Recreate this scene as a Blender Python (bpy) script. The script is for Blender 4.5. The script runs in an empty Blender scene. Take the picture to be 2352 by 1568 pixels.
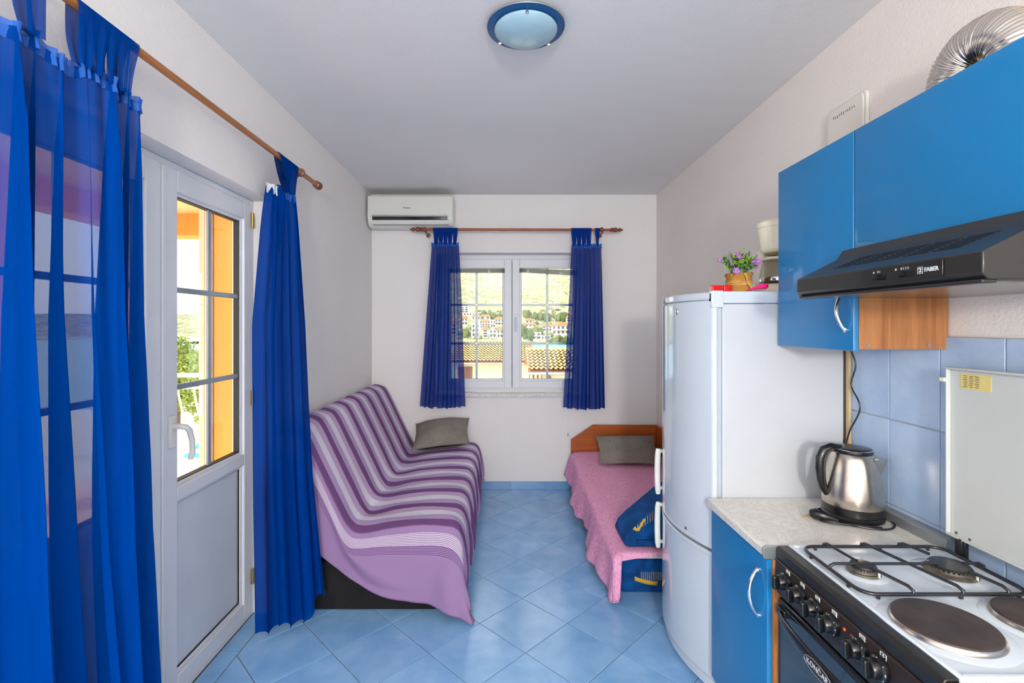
import bpy, math, random
from mathutils import Vector, Matrix, noise as mnoise
random.seed(7)
scene = bpy.context.scene
COL = scene.collection
PI = math.pi

# ------------------------------------------------------------------ camera, sky, sun, lights, exposure
EYE = 1.446                      # lens height
cam_data = bpy.data.cameras.new('camera')
cam_data.lens = 17.02
cam_data.sensor_width = 36.0
cam_data.shift_x = 0.0068
cam_data.shift_y = -0.0157
cam_data.clip_end = 5000
cam = bpy.data.objects.new('camera', cam_data)
cam.location = (0, 0, EYE)
cam.rotation_euler = (PI / 2, 0, 0)
COL.objects.link(cam)
scene.camera = cam

world = bpy.data.worlds.new('sky')
scene.world = world
world.use_nodes = True
wn = world.node_tree
for n in list(wn.nodes):
    wn.nodes.remove(n)
w_out = wn.nodes.new('ShaderNodeOutputWorld')
w_bg = wn.nodes.new('ShaderNodeBackground')
w_sky = wn.nodes.new('ShaderNodeTexSky')
w_sky.sky_type = 'NISHITA'
w_sky.sun_disc = False
w_sky.sun_elevation = math.radians(45)
w_sky.sun_rotation = math.radians(235)
w_sky.air_density = 1.0
w_sky.dust_density = 2.0
w_sky.ozone_density = 1.0
w_hsv = wn.nodes.new('ShaderNodeHueSaturation')
w_hsv.inputs['Saturation'].default_value = 0.30
w_bg.inputs['Strength'].default_value = 0.16
w_haze = wn.nodes.new('ShaderNodeBackground')       # white summer haze over the whole sky
w_haze.inputs['Color'].default_value = (0.95, 0.98, 1.0, 1)
w_haze.inputs['Strength'].default_value = 2.5
w_add = wn.nodes.new('ShaderNodeAddShader')
wn.links.new(w_sky.outputs[0], w_hsv.inputs['Color'])
wn.links.new(w_hsv.outputs[0], w_bg.inputs[0])
wn.links.new(w_bg.outputs[0], w_add.inputs[0])
wn.links.new(w_haze.outputs[0], w_add.inputs[1])
wn.links.new(w_add.outputs[0], w_out.inputs[0])

sun_d = bpy.data.lights.new('sun', 'SUN')
sun_d.energy = 3.2
sun_d.angle = math.radians(0.6)
sun_d.color = (1.0, 0.95, 0.86)
sun = bpy.data.objects.new('sun', sun_d)
sun.rotation_euler = Vector((0.62, 0.38, -0.66)).to_track_quat('-Z', 'Y').to_euler()
COL.objects.link(sun)


def area(name, loc, direction, sx, sy, power, color=(1, 1, 1), portal=False):
    d = bpy.data.lights.new(name, 'AREA')
    d.shape = 'RECTANGLE'
    d.size, d.size_y, d.energy, d.color = sx, sy, power, color
    o = bpy.data.objects.new(name, d)
    o.location = loc
    o.rotation_euler = Vector(direction).to_track_quat('-Z', 'Z').to_euler()
    COL.objects.link(o)
    if portal:
        d.cycles.is_portal = True
    return o


# daylight arriving through the openings (portals only guide the sampling of the sky)
area('portal_window', (0.063, 4.56, 1.45), (0, -1, 0), 1.35, 1.25, 1, portal=True)
area('portal_door', (-1.47, 1.70, 1.05), (1, 0, 0), 1.5, 2.1, 1, portal=True)
# opening added in the unseen rear wall so the sky helps fill the room
area('portal_rear_opening', (0.10, -2.82, 1.50), (0, 1, 0), 2.2, 1.85, 1, portal=True)
# fill light added behind the camera to light the room evenly, no fixture
lamp_d = bpy.data.lights.new('rear_fill_light', 'POINT')
lamp_d.energy = 260
lamp_d.shadow_soft_size = 0.16
lamp_d.color = (1.0, 0.95, 0.88)
lamp_o = bpy.data.objects.new('rear_fill_light', lamp_d)
lamp_o.location = (0.10, -2.30, 1.80)
COL.objects.link(lamp_o)

scene.view_settings.view_transform = 'Standard'
scene.view_settings.look = 'None'
scene.view_settings.gamma = 1.0
scene.view_settings.use_curve_mapping = False
scene.view_settings.exposure = 0.12
scene.cycles.transparent_max_bounces = 24
scene.cycles.max_bounces = 10


# ------------------------------------------------------------------ colour and material helpers
def S(r, g, b):
    def f(c):
        c = c / 255.0
        return c / 12.92 if c <= 0.04045 else ((c + 0.055) / 1.055) ** 2.4
    return (f(r), f(g), f(b), 1.0)


class NT:
    def __init__(self, name):
        self.m = bpy.data.materials.new(name)
        self.m.use_nodes = True
        self.t = self.m.node_tree
        for n in list(self.t.nodes):
            self.t.nodes.remove(n)
        self.out = self.n('ShaderNodeOutputMaterial')

    def n(self, kind, **kw):
        nd = self.t.nodes.new(kind)
        for k, v in kw.items():
            setattr(nd, k, v)
        return nd

    def l(self, a, b):
        self.t.links.new(a, b)

    def val(self, sock, v):
        if hasattr(v, 'is_linked'):
            self.l(v, sock)
        else:
            sock.default_value = v

    def coord(self, which='Object'):
        return self.n('ShaderNodeTexCoord').outputs[which]

    def mapping(self, vec, scale=(1, 1, 1), rot=(0, 0, 0)):
        mp = self.n('ShaderNodeMapping')
        self.l(vec, mp.inputs['Vector'])
        mp.inputs['Scale'].default_value = scale
        mp.inputs['Rotation'].default_value = rot
        return mp.outputs[0]

    def noise(self, vec, scale, detail=4, rough=0.55, dist=0.0):
        nd = self.n('ShaderNodeTexNoise')
        self.l(vec, nd.inputs['Vector'])
        nd.inputs['Scale'].default_value = scale
        nd.inputs['Detail'].default_value = detail
        nd.inputs['Roughness'].default_value = rough
        nd.inputs['Distortion'].default_value = dist
        return nd.outputs['Fac']

    def ramp(self, fac, stops, interp='LINEAR'):
        r = self.n('ShaderNodeValToRGB')
        r.color_ramp.interpolation = interp
        el = r.color_ramp.elements
        while len(el) > 1:
            el.remove(el[-1])
        el[0].position, el[0].color = stops[0]
        for p, c in stops[1:]:
            e = el.new(p)
            e.color = c
        self.l(fac, r.inputs['Fac'])
        return r.outputs['Color']

    def math(self, op, a, b=0.0, c=None):
        nd = self.n('ShaderNodeMath', operation=op)
        self.val(nd.inputs[0], a)
        self.val(nd.inputs[1], b)
        if c is not None:
            self.val(nd.inputs[2], c)
        return nd.outputs[0]

    def mix(self, fac, a, b, blend='MIX'):
        nd = self.n('ShaderNodeMix', data_type='RGBA', blend_type=blend)
        self.val(nd.inputs[0], fac)
        self.val(nd.inputs[6], a)
        self.val(nd.inputs[7], b)
        return nd.outputs[2]

    def bump(self, h, strength, dist=0.01):
        b = self.n('ShaderNodeBump')
        b.inputs['Strength'].default_value = strength
        b.inputs['Distance'].default_value = dist
        self.l(h, b.inputs['Height'])
        return b.outputs[0]

    def bsdf(self, color, rough=0.5, metal=0.0, coat=0.0, normal=None, spec=0.5, **kw):
        b = self.n('ShaderNodeBsdfPrincipled')
        self.val(b.inputs['Base Color'], color)
        self.val(b.inputs['Roughness'], rough)
        b.inputs['Metallic'].default_value = metal
        b.inputs['Coat Weight'].default_value = coat
        b.inputs['Coat Roughness'].default_value = 0.05
        b.inputs['Specular IOR Level'].default_value = spec
        if normal is not None:
            self.l(normal, b.inputs['Normal'])
        for k, v in kw.items():
            self.val(b.inputs[k], v)
        return b.outputs[0]

    def done(self, shader):
        self.l(shader, self.out.inputs['Surface'])
        return self.m


def plain(name, col, rough=0.5, metal=0.0, coat=0.0, var=0.06, vscale=6.0, bump=0.0, bscale=200.0, spec=0.5, **kw):
    t = NT(name)
    co = t.coord()
    f = t.noise(co, vscale, 3)
    d = tuple(max(0, c * (1 - var)) for c in col[:3]) + (1,)
    u = tuple(min(1, c * (1 + var)) for c in col[:3]) + (1,)
    c = t.ramp(f, [(0.3, d), (0.7, u)])
    nrm = t.bump(t.noise(co, bscale, 2), bump, 0.002) if bump else None
    return t.done(t.bsdf(c, rough, metal, coat, nrm, spec, **kw))


def plaster(name, col, bscale=95.0, strength=0.22):
    t = NT(name)
    co = t.coord()
    c = t.ramp(t.noise(co, 1.3, 4), [(0.3, tuple(c * 0.965 for c in col[:3]) + (1,)), (0.75, col)])
    h = t.math('ADD', t.noise(co, bscale, 3, 0.6), t.math('MULTIPLY', t.noise(co, bscale * 0.3, 2), 0.5))
    return t.done(t.bsdf(c, 0.85, 0, 0, t.bump(h, strength, 0.006), 0.25))


def tile_mat(name, c0, c1, rough=0.22, coat=0.0):
    t = NT(name)
    co = t.coord('Object')
    rnd = t.n('ShaderNodeObjectInfo').outputs['Random']
    off = t.n('ShaderNodeVectorMath', operation='ADD')
    t.l(co, off.inputs[0])
    cmb = t.n('ShaderNodeCombineXYZ')
    t.l(t.math('MULTIPLY', rnd, 37.0), cmb.inputs[0])
    t.l(t.math('MULTIPLY', rnd, 11.0), cmb.inputs[1])
    t.l(cmb.outputs[0], off.inputs[1])
    f = t.noise(off.outputs[0], 5.0, 5, 0.6, 0.4)
    c = t.ramp(f, [(0.28, c0), (0.72, c1)])
    sp = t.noise(off.outputs[0], 240.0, 2)
    c = t.mix(t.math('MULTIPLY', sp, 0.07), c, (1, 1, 1, 1))
    hs = t.n('ShaderNodeHueSaturation')
    t.l(c, hs.inputs['Color'])
    t.l(t.math('MULTIPLY_ADD', rnd, 0.08, 0.96), hs.inputs['Value'])
    return t.done(t.bsdf(hs.outputs[0], rough, 0, coat, t.bump(f, 0.04, 0.003)))


def wood(name, c0, c1, axis=2, scale=9.0, rough=0.38, coat=0.1):
    t = NT(name)
    sc = [scale * 3.2] * 3
    sc[axis] = scale * 0.18
    v = t.mapping(t.coord(), tuple(sc))
    f = t.noise(v, 2.0, 6, 0.62, 0.9)
    fine = [180.0] * 3
    fine[axis] = 14.0
    g = t.noise(t.mapping(t.coord(), tuple(fine)), 1.0, 2)
    k = t.math('ADD', t.math('MULTIPLY', f, 0.75), t.math('MULTIPLY', g, 0.25))
    c = t.ramp(k, [(0.32, c0), (0.66, c1)])
    return t.done(t.bsdf(c, rough, 0, coat, t.bump(k, 0.05, 0.002)))


def fabric(name, c0, c1, scale=420.0, rough=0.92, big=5.0, bump=0.25, stretch=(1, 1, 1)):
    t = NT(name)
    co = t.coord()
    w = t.noise(t.mapping(co, stretch), scale, 2)
    b = t.noise(co, big, 3)
    f = t.math('ADD', t.math('MULTIPLY', w, 0.7), t.math('MULTIPLY', b, 0.3))
    c = t.ramp(f, [(0.36, c0), (0.64, c1)])
    return t.done(t.bsdf(c, rough, 0, 0, t.bump(w, bump, 0.003), 0.15))


def sheer(name, col, hole, rough_scale=500.0):
    """thin woven curtain: holes let the view through, threads scatter blue"""
    t = NT(name)
    co = t.coord()
    f = t.noise(t.mapping(co, (1, 1, 0.05)), 60.0, 3)
    c = t.ramp(f, [(0.3, tuple(x * 0.85 for x in col[:3]) + (1,)), (0.7, col)])
    di = t.n('ShaderNodeBsdfDiffuse')
    t.l(c, di.inputs[0])
    tr = t.n('ShaderNodeBsdfTranslucent')
    t.l(c, tr.inputs[0])
    m1 = t.n('ShaderNodeMixShader')
    m1.inputs[0].default_value = 0.16
    t.l(di.outputs[0], m1.inputs[1])
    t.l(tr.outputs[0], m1.inputs[2])
    sh = t.n('ShaderNodeBsdfSheen') if hasattr(bpy.types, 'ShaderNodeBsdfSheen') else None
    tp = t.n('ShaderNodeBsdfTransparent')
    m2 = t.n('ShaderNodeMixShader')
    m2.inputs[0].default_value = hole
    t.l(m1.outputs[0], m2.inputs[1])
    t.l(tp.outputs[0], m2.inputs[2])
    return t.done(m2.outputs[0])


def glass(name, tint=(0.97, 0.985, 0.98, 1), ior=1.45, gain=0.8):
    t = NT(name)
    tp = t.n('ShaderNodeBsdfTransparent')
    tp.inputs[0].default_value = tint
    gl = t.n('ShaderNodeBsdfGlossy')
    gl.inputs['Roughness'].default_value = 0.02
    fr = t.n('ShaderNodeLayerWeight')
    fc = t.math('MULTIPLY_ADD', t.math('POWER', fr.outputs['Facing'], 4.0), 0.55, 0.035)
    mx = t.n('ShaderNodeMixShader')
    t.l(t.math('MULTIPLY', fc, gain), mx.inputs[0])
    t.l(tp.outputs[0], mx.inputs[1])
    t.l(gl.outputs[0], mx.inputs[2])
    return t.done(mx.outputs[0])


MAT = {}
MAT['wall'] = plaster('white_plaster', S(240, 238, 238))
MAT['wall_rough'] = plaster('rough_white_plaster', S(242, 235, 229), 80, 0.30)
MAT['ceiling'] = plaster('ceiling_plaster', S(236, 235, 236), 120, 0.16)
MAT['grout'] = plain('brown_grout', S(120, 112, 104), 0.9)
MAT['tile'] = tile_mat('blue_floor_tile', S(106, 166, 222), S(146, 195, 240), 0.2)
MAT['skirt'] = tile_mat('blue_skirting_tile', S(84, 140, 196), S(112, 164, 212), 0.25)
MAT['walltile'] = tile_mat('pale_blue_wall_tile', S(150, 182, 220), S(184, 206, 234), 0.18)
MAT['wallgrout'] = plain('grey_grout', S(178, 182, 186), 0.9)
MAT['pvc'] = plain('white_pvc', S(226, 230, 236), 0.40, coat=0.0, var=0.02)
MAT['pvc_panel'] = plain('white_pvc_panel', S(214, 222, 232), 0.35, var=0.03)
MAT['gasket'] = plain('dark_gasket', S(36, 36, 38), 0.6)
MAT['bar'] = plain('grey_glazing_bar', S(152, 160, 168), 0.35, 0.2)
MAT['glass'] = glass('window_glass')
MAT['clear'] = glass('carafe_glass', (0.90, 0.90, 0.88, 1), 1.5, 1.0)
MAT['brass'] = plain('brass', S(200, 170, 90), 0.35, 0.9)
MAT['marble_sill'] = plain('marble_sill', S(214, 212, 210), 0.3, var=0.2, vscale=40)
MAT['curtain'] = sheer('blue_voile', S(0, 68, 160), 0.09)
MAT['curtain_back'] = sheer('blue_voile_window', S(0, 54, 150), 0.13)
MAT['curtain_slim'] = sheer('blue_voile_gathered', S(0, 62, 152), 0.025)
MAT['tape'] = sheer('curtain_tape', S(62, 118, 214), 0.12)
MAT['white_tape'] = fabric('white_tape', S(206, 208, 214), S(238, 238, 242))
MAT['rod'] = wood('rod_wood', S(140, 82, 42), S(188, 122, 68), 1, 5)
MAT['rod_x'] = wood('rod_wood_x', S(128, 66, 34), S(170, 98, 54), 0, 5)
MAT['finial'] = plain('finial_wood', S(124, 66, 40), 0.35, coat=0.2, var=0.15, vscale=30)
MAT['black_fab'] = fabric('black_fabric', S(22, 22, 24), S(44, 44, 46))
MAT['greycush'] = fabric('grey_linen', S(104, 99, 94), S(152, 146, 138), 300, stretch=(1, 0.25, 1))
MAT['mattress'] = fabric('white_mattress_cloth', S(205, 204, 206), S(236, 234, 236), 250)
MAT['headboard'] = wood('cherry_wood', S(150, 72, 24), S(190, 100, 40), 0, 4)
MAT['brown_wood'] = wood('brown_board', S(132, 92, 62), S(164, 120, 86), 1, 4)
MAT['beech'] = wood('beech_board', S(150, 92, 50), S(192, 132, 80), 2, 6)
MAT['blue_front'] = plain('blue_cabinet_foil', S(2, 122, 184), 0.34, coat=0.25, var=0.02, bump=0.02, bscale=400)
MAT['chrome'] = plain('chrome', S(226, 228, 230), 0.12, 1.0, var=0.02)
MAT['steel'] = plain('brushed_steel', S(196, 186, 174), 0.27, 1.0, var=0.1, vscale=30)
MAT['alu'] = plain('aluminium', S(222, 212, 200), 0.2, 1.0, var=0.05)
MAT['greymetal'] = plain('grey_metal_strip', S(160, 166, 168), 0.48, 0.75)
MAT['fridge'] = plain('white_fridge_enamel', S(204, 213, 222), 0.10, coat=0.5, var=0.01)
MAT['fridge_side'] = plain('white_fridge_side', S(196, 200, 207), 0.38, var=0.02, bump=0.05, bscale=600)
MAT['fridge_grey'] = plain('grey_fridge_gasket', S(178, 188, 198), 0.5)
MAT['handle_white'] = plain('white_handle_plastic', S(230, 230, 224), 0.3)
MAT['cream'] = plain('cream_plastic', S(236, 228, 204), 0.25, coat=0.3, var=0.02)
MAT['burlap'] = fabric('burlap', S(150, 100, 38), S(206, 158, 84), 330)
MAT['raffia'] = fabric('raffia', S(200, 150, 80), S(232, 190, 120), 300)
MAT['leaf'] = plain('green_leaf', S(70, 124, 48), 0.5, var=0.45, vscale=60)
MAT['leaf2'] = plain('light_leaf', S(140, 178, 56), 0.5, var=0.3, vscale=60)
MAT['petal'] = plain('violet_petal', S(172, 104, 200), 0.6, var=0.3, vscale=90)
MAT['petal_core'] = plain('yellow_core', S(210, 200, 70), 0.6)
MAT['lav'] = plain('lavender_spike', S(142, 122, 142), 0.8, var=0.3, vscale=200)
MAT['red'] = plain('red_plastic', S(226, 14, 8), 0.25, coat=0.3)
MAT['pink'] = plain('pink_plastic', S(240, 10, 128), 0.3, coat=0.3)
MAT['black_pl'] = plain('black_plastic', S(20, 20, 22), 0.28, coat=0.2)
MAT['black_hood'] = plain('black_hood_paint', S(36, 34, 33), 0.3, coat=0.08, bump=0.05, bscale=700)
MAT['black_slot'] = plain('black_slot', S(8, 8, 9), 0.6)
MAT['hood_under'] = plain('hood_filter', S(120, 116, 108), 0.22, 0.85)
MAT['print_white'] = plain('white_print', S(222, 226, 226), 0.5, var=0)
MAT['print_dark'] = plain('dark_print', S(64, 62, 60), 0.5, var=0)
MAT['enamel'] = plain('white_enamel', S(216, 226, 236), 0.14, coat=0.4, var=0.02)
MAT['cooker_front'] = plain('dark_brown_panel', S(52, 42, 40), 0.38, coat=0.0, var=0.05, spec=0.3)
MAT['oven_glass'] = plain('dark_oven_glass', S(38, 48, 58), 0.05, coat=0.8, var=0.02)
MAT['lid_enamel'] = plain('lid_enamel', S(200, 205, 202), 0.22, coat=0.2, var=0.02)
MAT['hotplate'] = plain('cast_iron', S(74, 64, 62), 0.5, 0.35, var=0.2, vscale=30)
MAT['burner'] = plain('burner_metal', S(128, 122, 112), 0.42, 0.8, var=0.25, vscale=60)
MAT['trivet'] = plain('black_enamel_wire', S(34, 34, 40), 0.3, coat=0.3)
MAT['lamp_orange'] = plain('orange_lens', S(232, 90, 20), 0.2, coat=0.5)
MAT['lamp_red'] = plain('red_lens', S(206, 12, 16), 0.2, coat=0.5)
MAT['ceramic'] = plain('ignition_ceramic', S(226, 220, 204), 0.4)
MAT['orange'] = plaster('orange_render', S(246, 178, 84), 60, 0.2)
MAT['cream_out'] = plaster('cream_render', S(244, 214, 150), 60, 0.1)
MAT['house_cream'] = plaster('cream_house_wall', S(222, 206, 162), 30, 0.05)
MAT['shutter'] = plain('beige_shutter', S(238, 216, 184), 0.5)
MAT['white_metal'] = plain('white_metal', S(238, 232, 228), 0.4)
MAT['pink_tile'] = tile_mat('pink_balcony_tile', S(232, 204, 192), S(244, 220, 208), 0.5)
MAT['blue_ring'] = plain('blue_lamp_ring', S(6, 84, 140), 0.4, var=0.02)
MAT['lamp_glass'] = plain('frosted_blue_glass', S(160, 196, 212), 0.35, coat=0.3, var=0.03)
MAT['acwhite'] = plain('ac_white', S(226, 228, 224), 0.35, var=0.01)
MAT['wall_cover'] = plain('wall_cover', S(232, 226, 218), 0.5, var=0.01)
MAT['acblack'] = plain('ac_black', S(24, 26, 26), 0.15, coat=0.4)
MAT['blind'] = plain('grey_blind', S(160, 162, 162), 0.5, 0.2)
MAT['sticker'] = plain('yellow_sticker', S(222, 206, 130), 0.5, var=0.08, vscale=40)
MAT['sea'] = plain('sea_water', S(48, 134, 150), 0.25, var=0.08, vscale=0.05)
MAT['white_house'] = plain('white_render', S(192, 188, 182), 0.8, var=0.04, vscale=0.3)
MAT['pane_dark'] = plain('far_window', S(84, 76, 70), 0.4)
MAT['terracotta'] = plain('terracotta_roof', S(160, 100, 58), 0.8, var=0.1, vscale=0.4)
MAT['stone'] = plain('pale_terrace', S(214, 210, 200), 0.8, var=0.06, vscale=1)
MAT['brown_shutter'] = plain('brown_shutter', S(112, 78, 58), 0.6)
MAT['trunk'] = plain('bark', S(110, 84, 60), 0.9, var=0.3, vscale=4)
MAT['crown_a'] = plain('tree_green', S(80, 94, 46), 0.85, var=0.4, vscale=1.2)
MAT['crown_b'] = plain('olive_tree_green', S(102, 108, 58), 0.85, var=0.35, vscale=1.2)
MAT['pine'] = plain('pine_yellow_green', S(140, 150, 52), 0.7, var=0.35, vscale=3)
MAT['teal'] = plain('teal_cover', S(30, 128, 150), 0.5, var=0.2, vscale=3)
MAT['beige_duct'] = plain('beige_cable_duct', S(202, 180, 138), 0.5)
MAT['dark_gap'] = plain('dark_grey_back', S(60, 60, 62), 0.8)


def roof_mat():
    t = NT('clay_roof_tile')
    rnd = t.n('ShaderNodeObjectInfo').outputs['Random']
    f = t.math('ADD', t.math('MULTIPLY', rnd, 0.6), t.math('MULTIPLY', t.noise(t.coord(), 14, 3), 0.4))
    c = t.ramp(f, [(0.2, S(172, 146, 80)), (0.8, S(198, 176, 118))])
    return t.done(t.bsdf(c, 0.8))


MAT['rooftile'] = roof_mat()


def worktop_mat():
    t = NT('marbled_worktop')
    co = t.coord()
    a = t.noise(t.mapping(co, (1, 1, 1), (0, 0, 0.6)), 16, 7, 0.7, 1.6)
    v = t.math('ABSOLUTE', t.math('SUBTRACT', a, 0.5))
    c = t.ramp(v, [(0.0, S(206, 198, 184)), (0.03, S(230, 226, 218)), (0.2, S(240, 237, 231))])
    c = t.mix(t.math('MULTIPLY', t.noise(co, 4, 3), 0.3), c, S(222, 216, 204))
    return t.done(t.bsdf(c, 0.3, 0, 0.15))


MAT['worktop'] = worktop_mat()


def throw_mat():
    t = NT('striped_cotton_throw')
    uv = t.coord('UV')
    sep = t.n('ShaderNodeSeparateXYZ')
    t.l(uv, sep.inputs[0])
    co = t.coord('Object')
    wob = t.math('MULTIPLY', t.math('SUBTRACT', t.noise(co, 160, 2), 0.5), 0.006)
    u = t.math('ADD', sep.outputs[0], wob)
    dark, med, grey, lav = S(120, 80, 132), S(190, 164, 208), S(230, 228, 240), S(204, 174, 212)
    per = t.math('DIVIDE', t.math('MODULO', t.math('ADD', u, 2.35), 0.235), 0.235)
    stripes = t.ramp(per, [(0.0, dark), (0.27, med), (0.50, grey), (0.75, lav)], 'CONSTANT')
    line = t.math('GREATER_THAN', t.math('SINE', t.math('MULTIPLY', sep.outputs[0], 2 * PI / 0.0085)), 0.1)
    light = t.mix(line, S(222, 212, 224), S(150, 122, 160))
    darkl = t.mix(line, S(112, 76, 124), S(168, 140, 184))
    drop = t.math('ADD', u, 1.0)      # 1.0 at the seat's near edge
    z = t.ramp(drop, [(0.0, (0, 0, 0, 1)), (0.845, (0.35, 0.35, 0.35, 1)), (0.902, (0.7, 0.7, 0.7, 1)), (0.962, (0, 0, 0, 1))], 'CONSTANT')
    is_l = t.math('GREATER_THAN', z, 0.5)
    is_d = t.math('MULTIPLY', t.math('GREATER_THAN', z, 0.2), t.math('LESS_THAN', z, 0.5))
    flat = t.mix(is_l, t.mix(is_d, S(156, 126, 168), darkl), light)
    on_top = t.math('MULTIPLY', t.math('GREATER_THAN', u, 0.0), t.math('LESS_THAN', u, 1.80))
    c = t.mix(on_top, flat, stripes)
    sp = t.noise(co, 420, 2)
    c = t.mix(t.math('MULTIPLY', sp, 0.32), c, S(132, 112, 150))
    return t.done(t.bsdf(c, 0.95, 0, 0, t.bump(sp, 0.3, 0.003), 0.1))


MAT['throw'] = throw_mat()


def pink_mat():
    t = NT('pink_melange_cotton')
    co = t.coord()
    a = t.noise(t.mapping(co, (3.5, 1.0, 1.0)), 55, 4, 0.7)
    c = t.ramp(a, [(0.32, S(206, 128, 168)), (0.5, S(232, 164, 200)), (0.68, S(240, 184, 214))])
    return t.done(t.bsdf(c, 0.95, 0, 0, t.bump(a, 0.15, 0.003), 0.1))


MAT['pinkspread'] = pink_mat()


def bluefab_mat():
    t = NT('blue_print_upholstery')
    co = t.coord()
    a = t.noise(co, 9, 5, 0.65, 0.5)
    c = t.ramp(a, [(0.3, S(2, 44, 96)), (0.55, S(4, 74, 138)), (0.75, S(22, 104, 168))])
    return t.done(t.bsdf(c, 0.8, 0, 0, t.bump(t.noise(co, 400, 2), 0.15, 0.002), 0.2))


MAT['bluefab'] = bluefab_mat()
MAT['yellow_print'] = fabric('yellow_print', S(206, 160, 44), S(232, 190, 80))
MAT['navy_print'] = fabric('navy_print', S(4, 18, 60), S(8, 30, 80))


def hill_mat():
    t = NT('dry_hillside')
    co = t.coord()
    a = t.noise(co, 0.035, 8, 0.72)
    c = t.ramp(a, [(0.30, S(70, 84, 42)), (0.44, S(122, 120, 74)), (0.58, S(142, 135, 92)), (0.70, S(166, 160, 136))])
    b = t.noise(t.mapping(co, (1, 0.35, 2.0)), 0.16, 5, 0.7)
    c = t.mix(t.ramp(b, [(0.56, (0, 0, 0, 1)), (0.62, (1, 1, 1, 1))]), c, S(66, 84, 44))
    b2 = t.noise(t.mapping(co, (1, 0.35, 2.0)), 0.22, 4, 0.7)
    c = t.mix(t.ramp(b2, [(0.57, (0, 0, 0, 1)), (0.62, (1, 1, 1, 1))]), c, S(196, 192, 182))
    return t.done(t.bsdf(c, 0.95))


MAT['hill'] = hill_mat()

# ------------------------------------------------------------------ mesh and object helpers
ORG = {}


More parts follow.
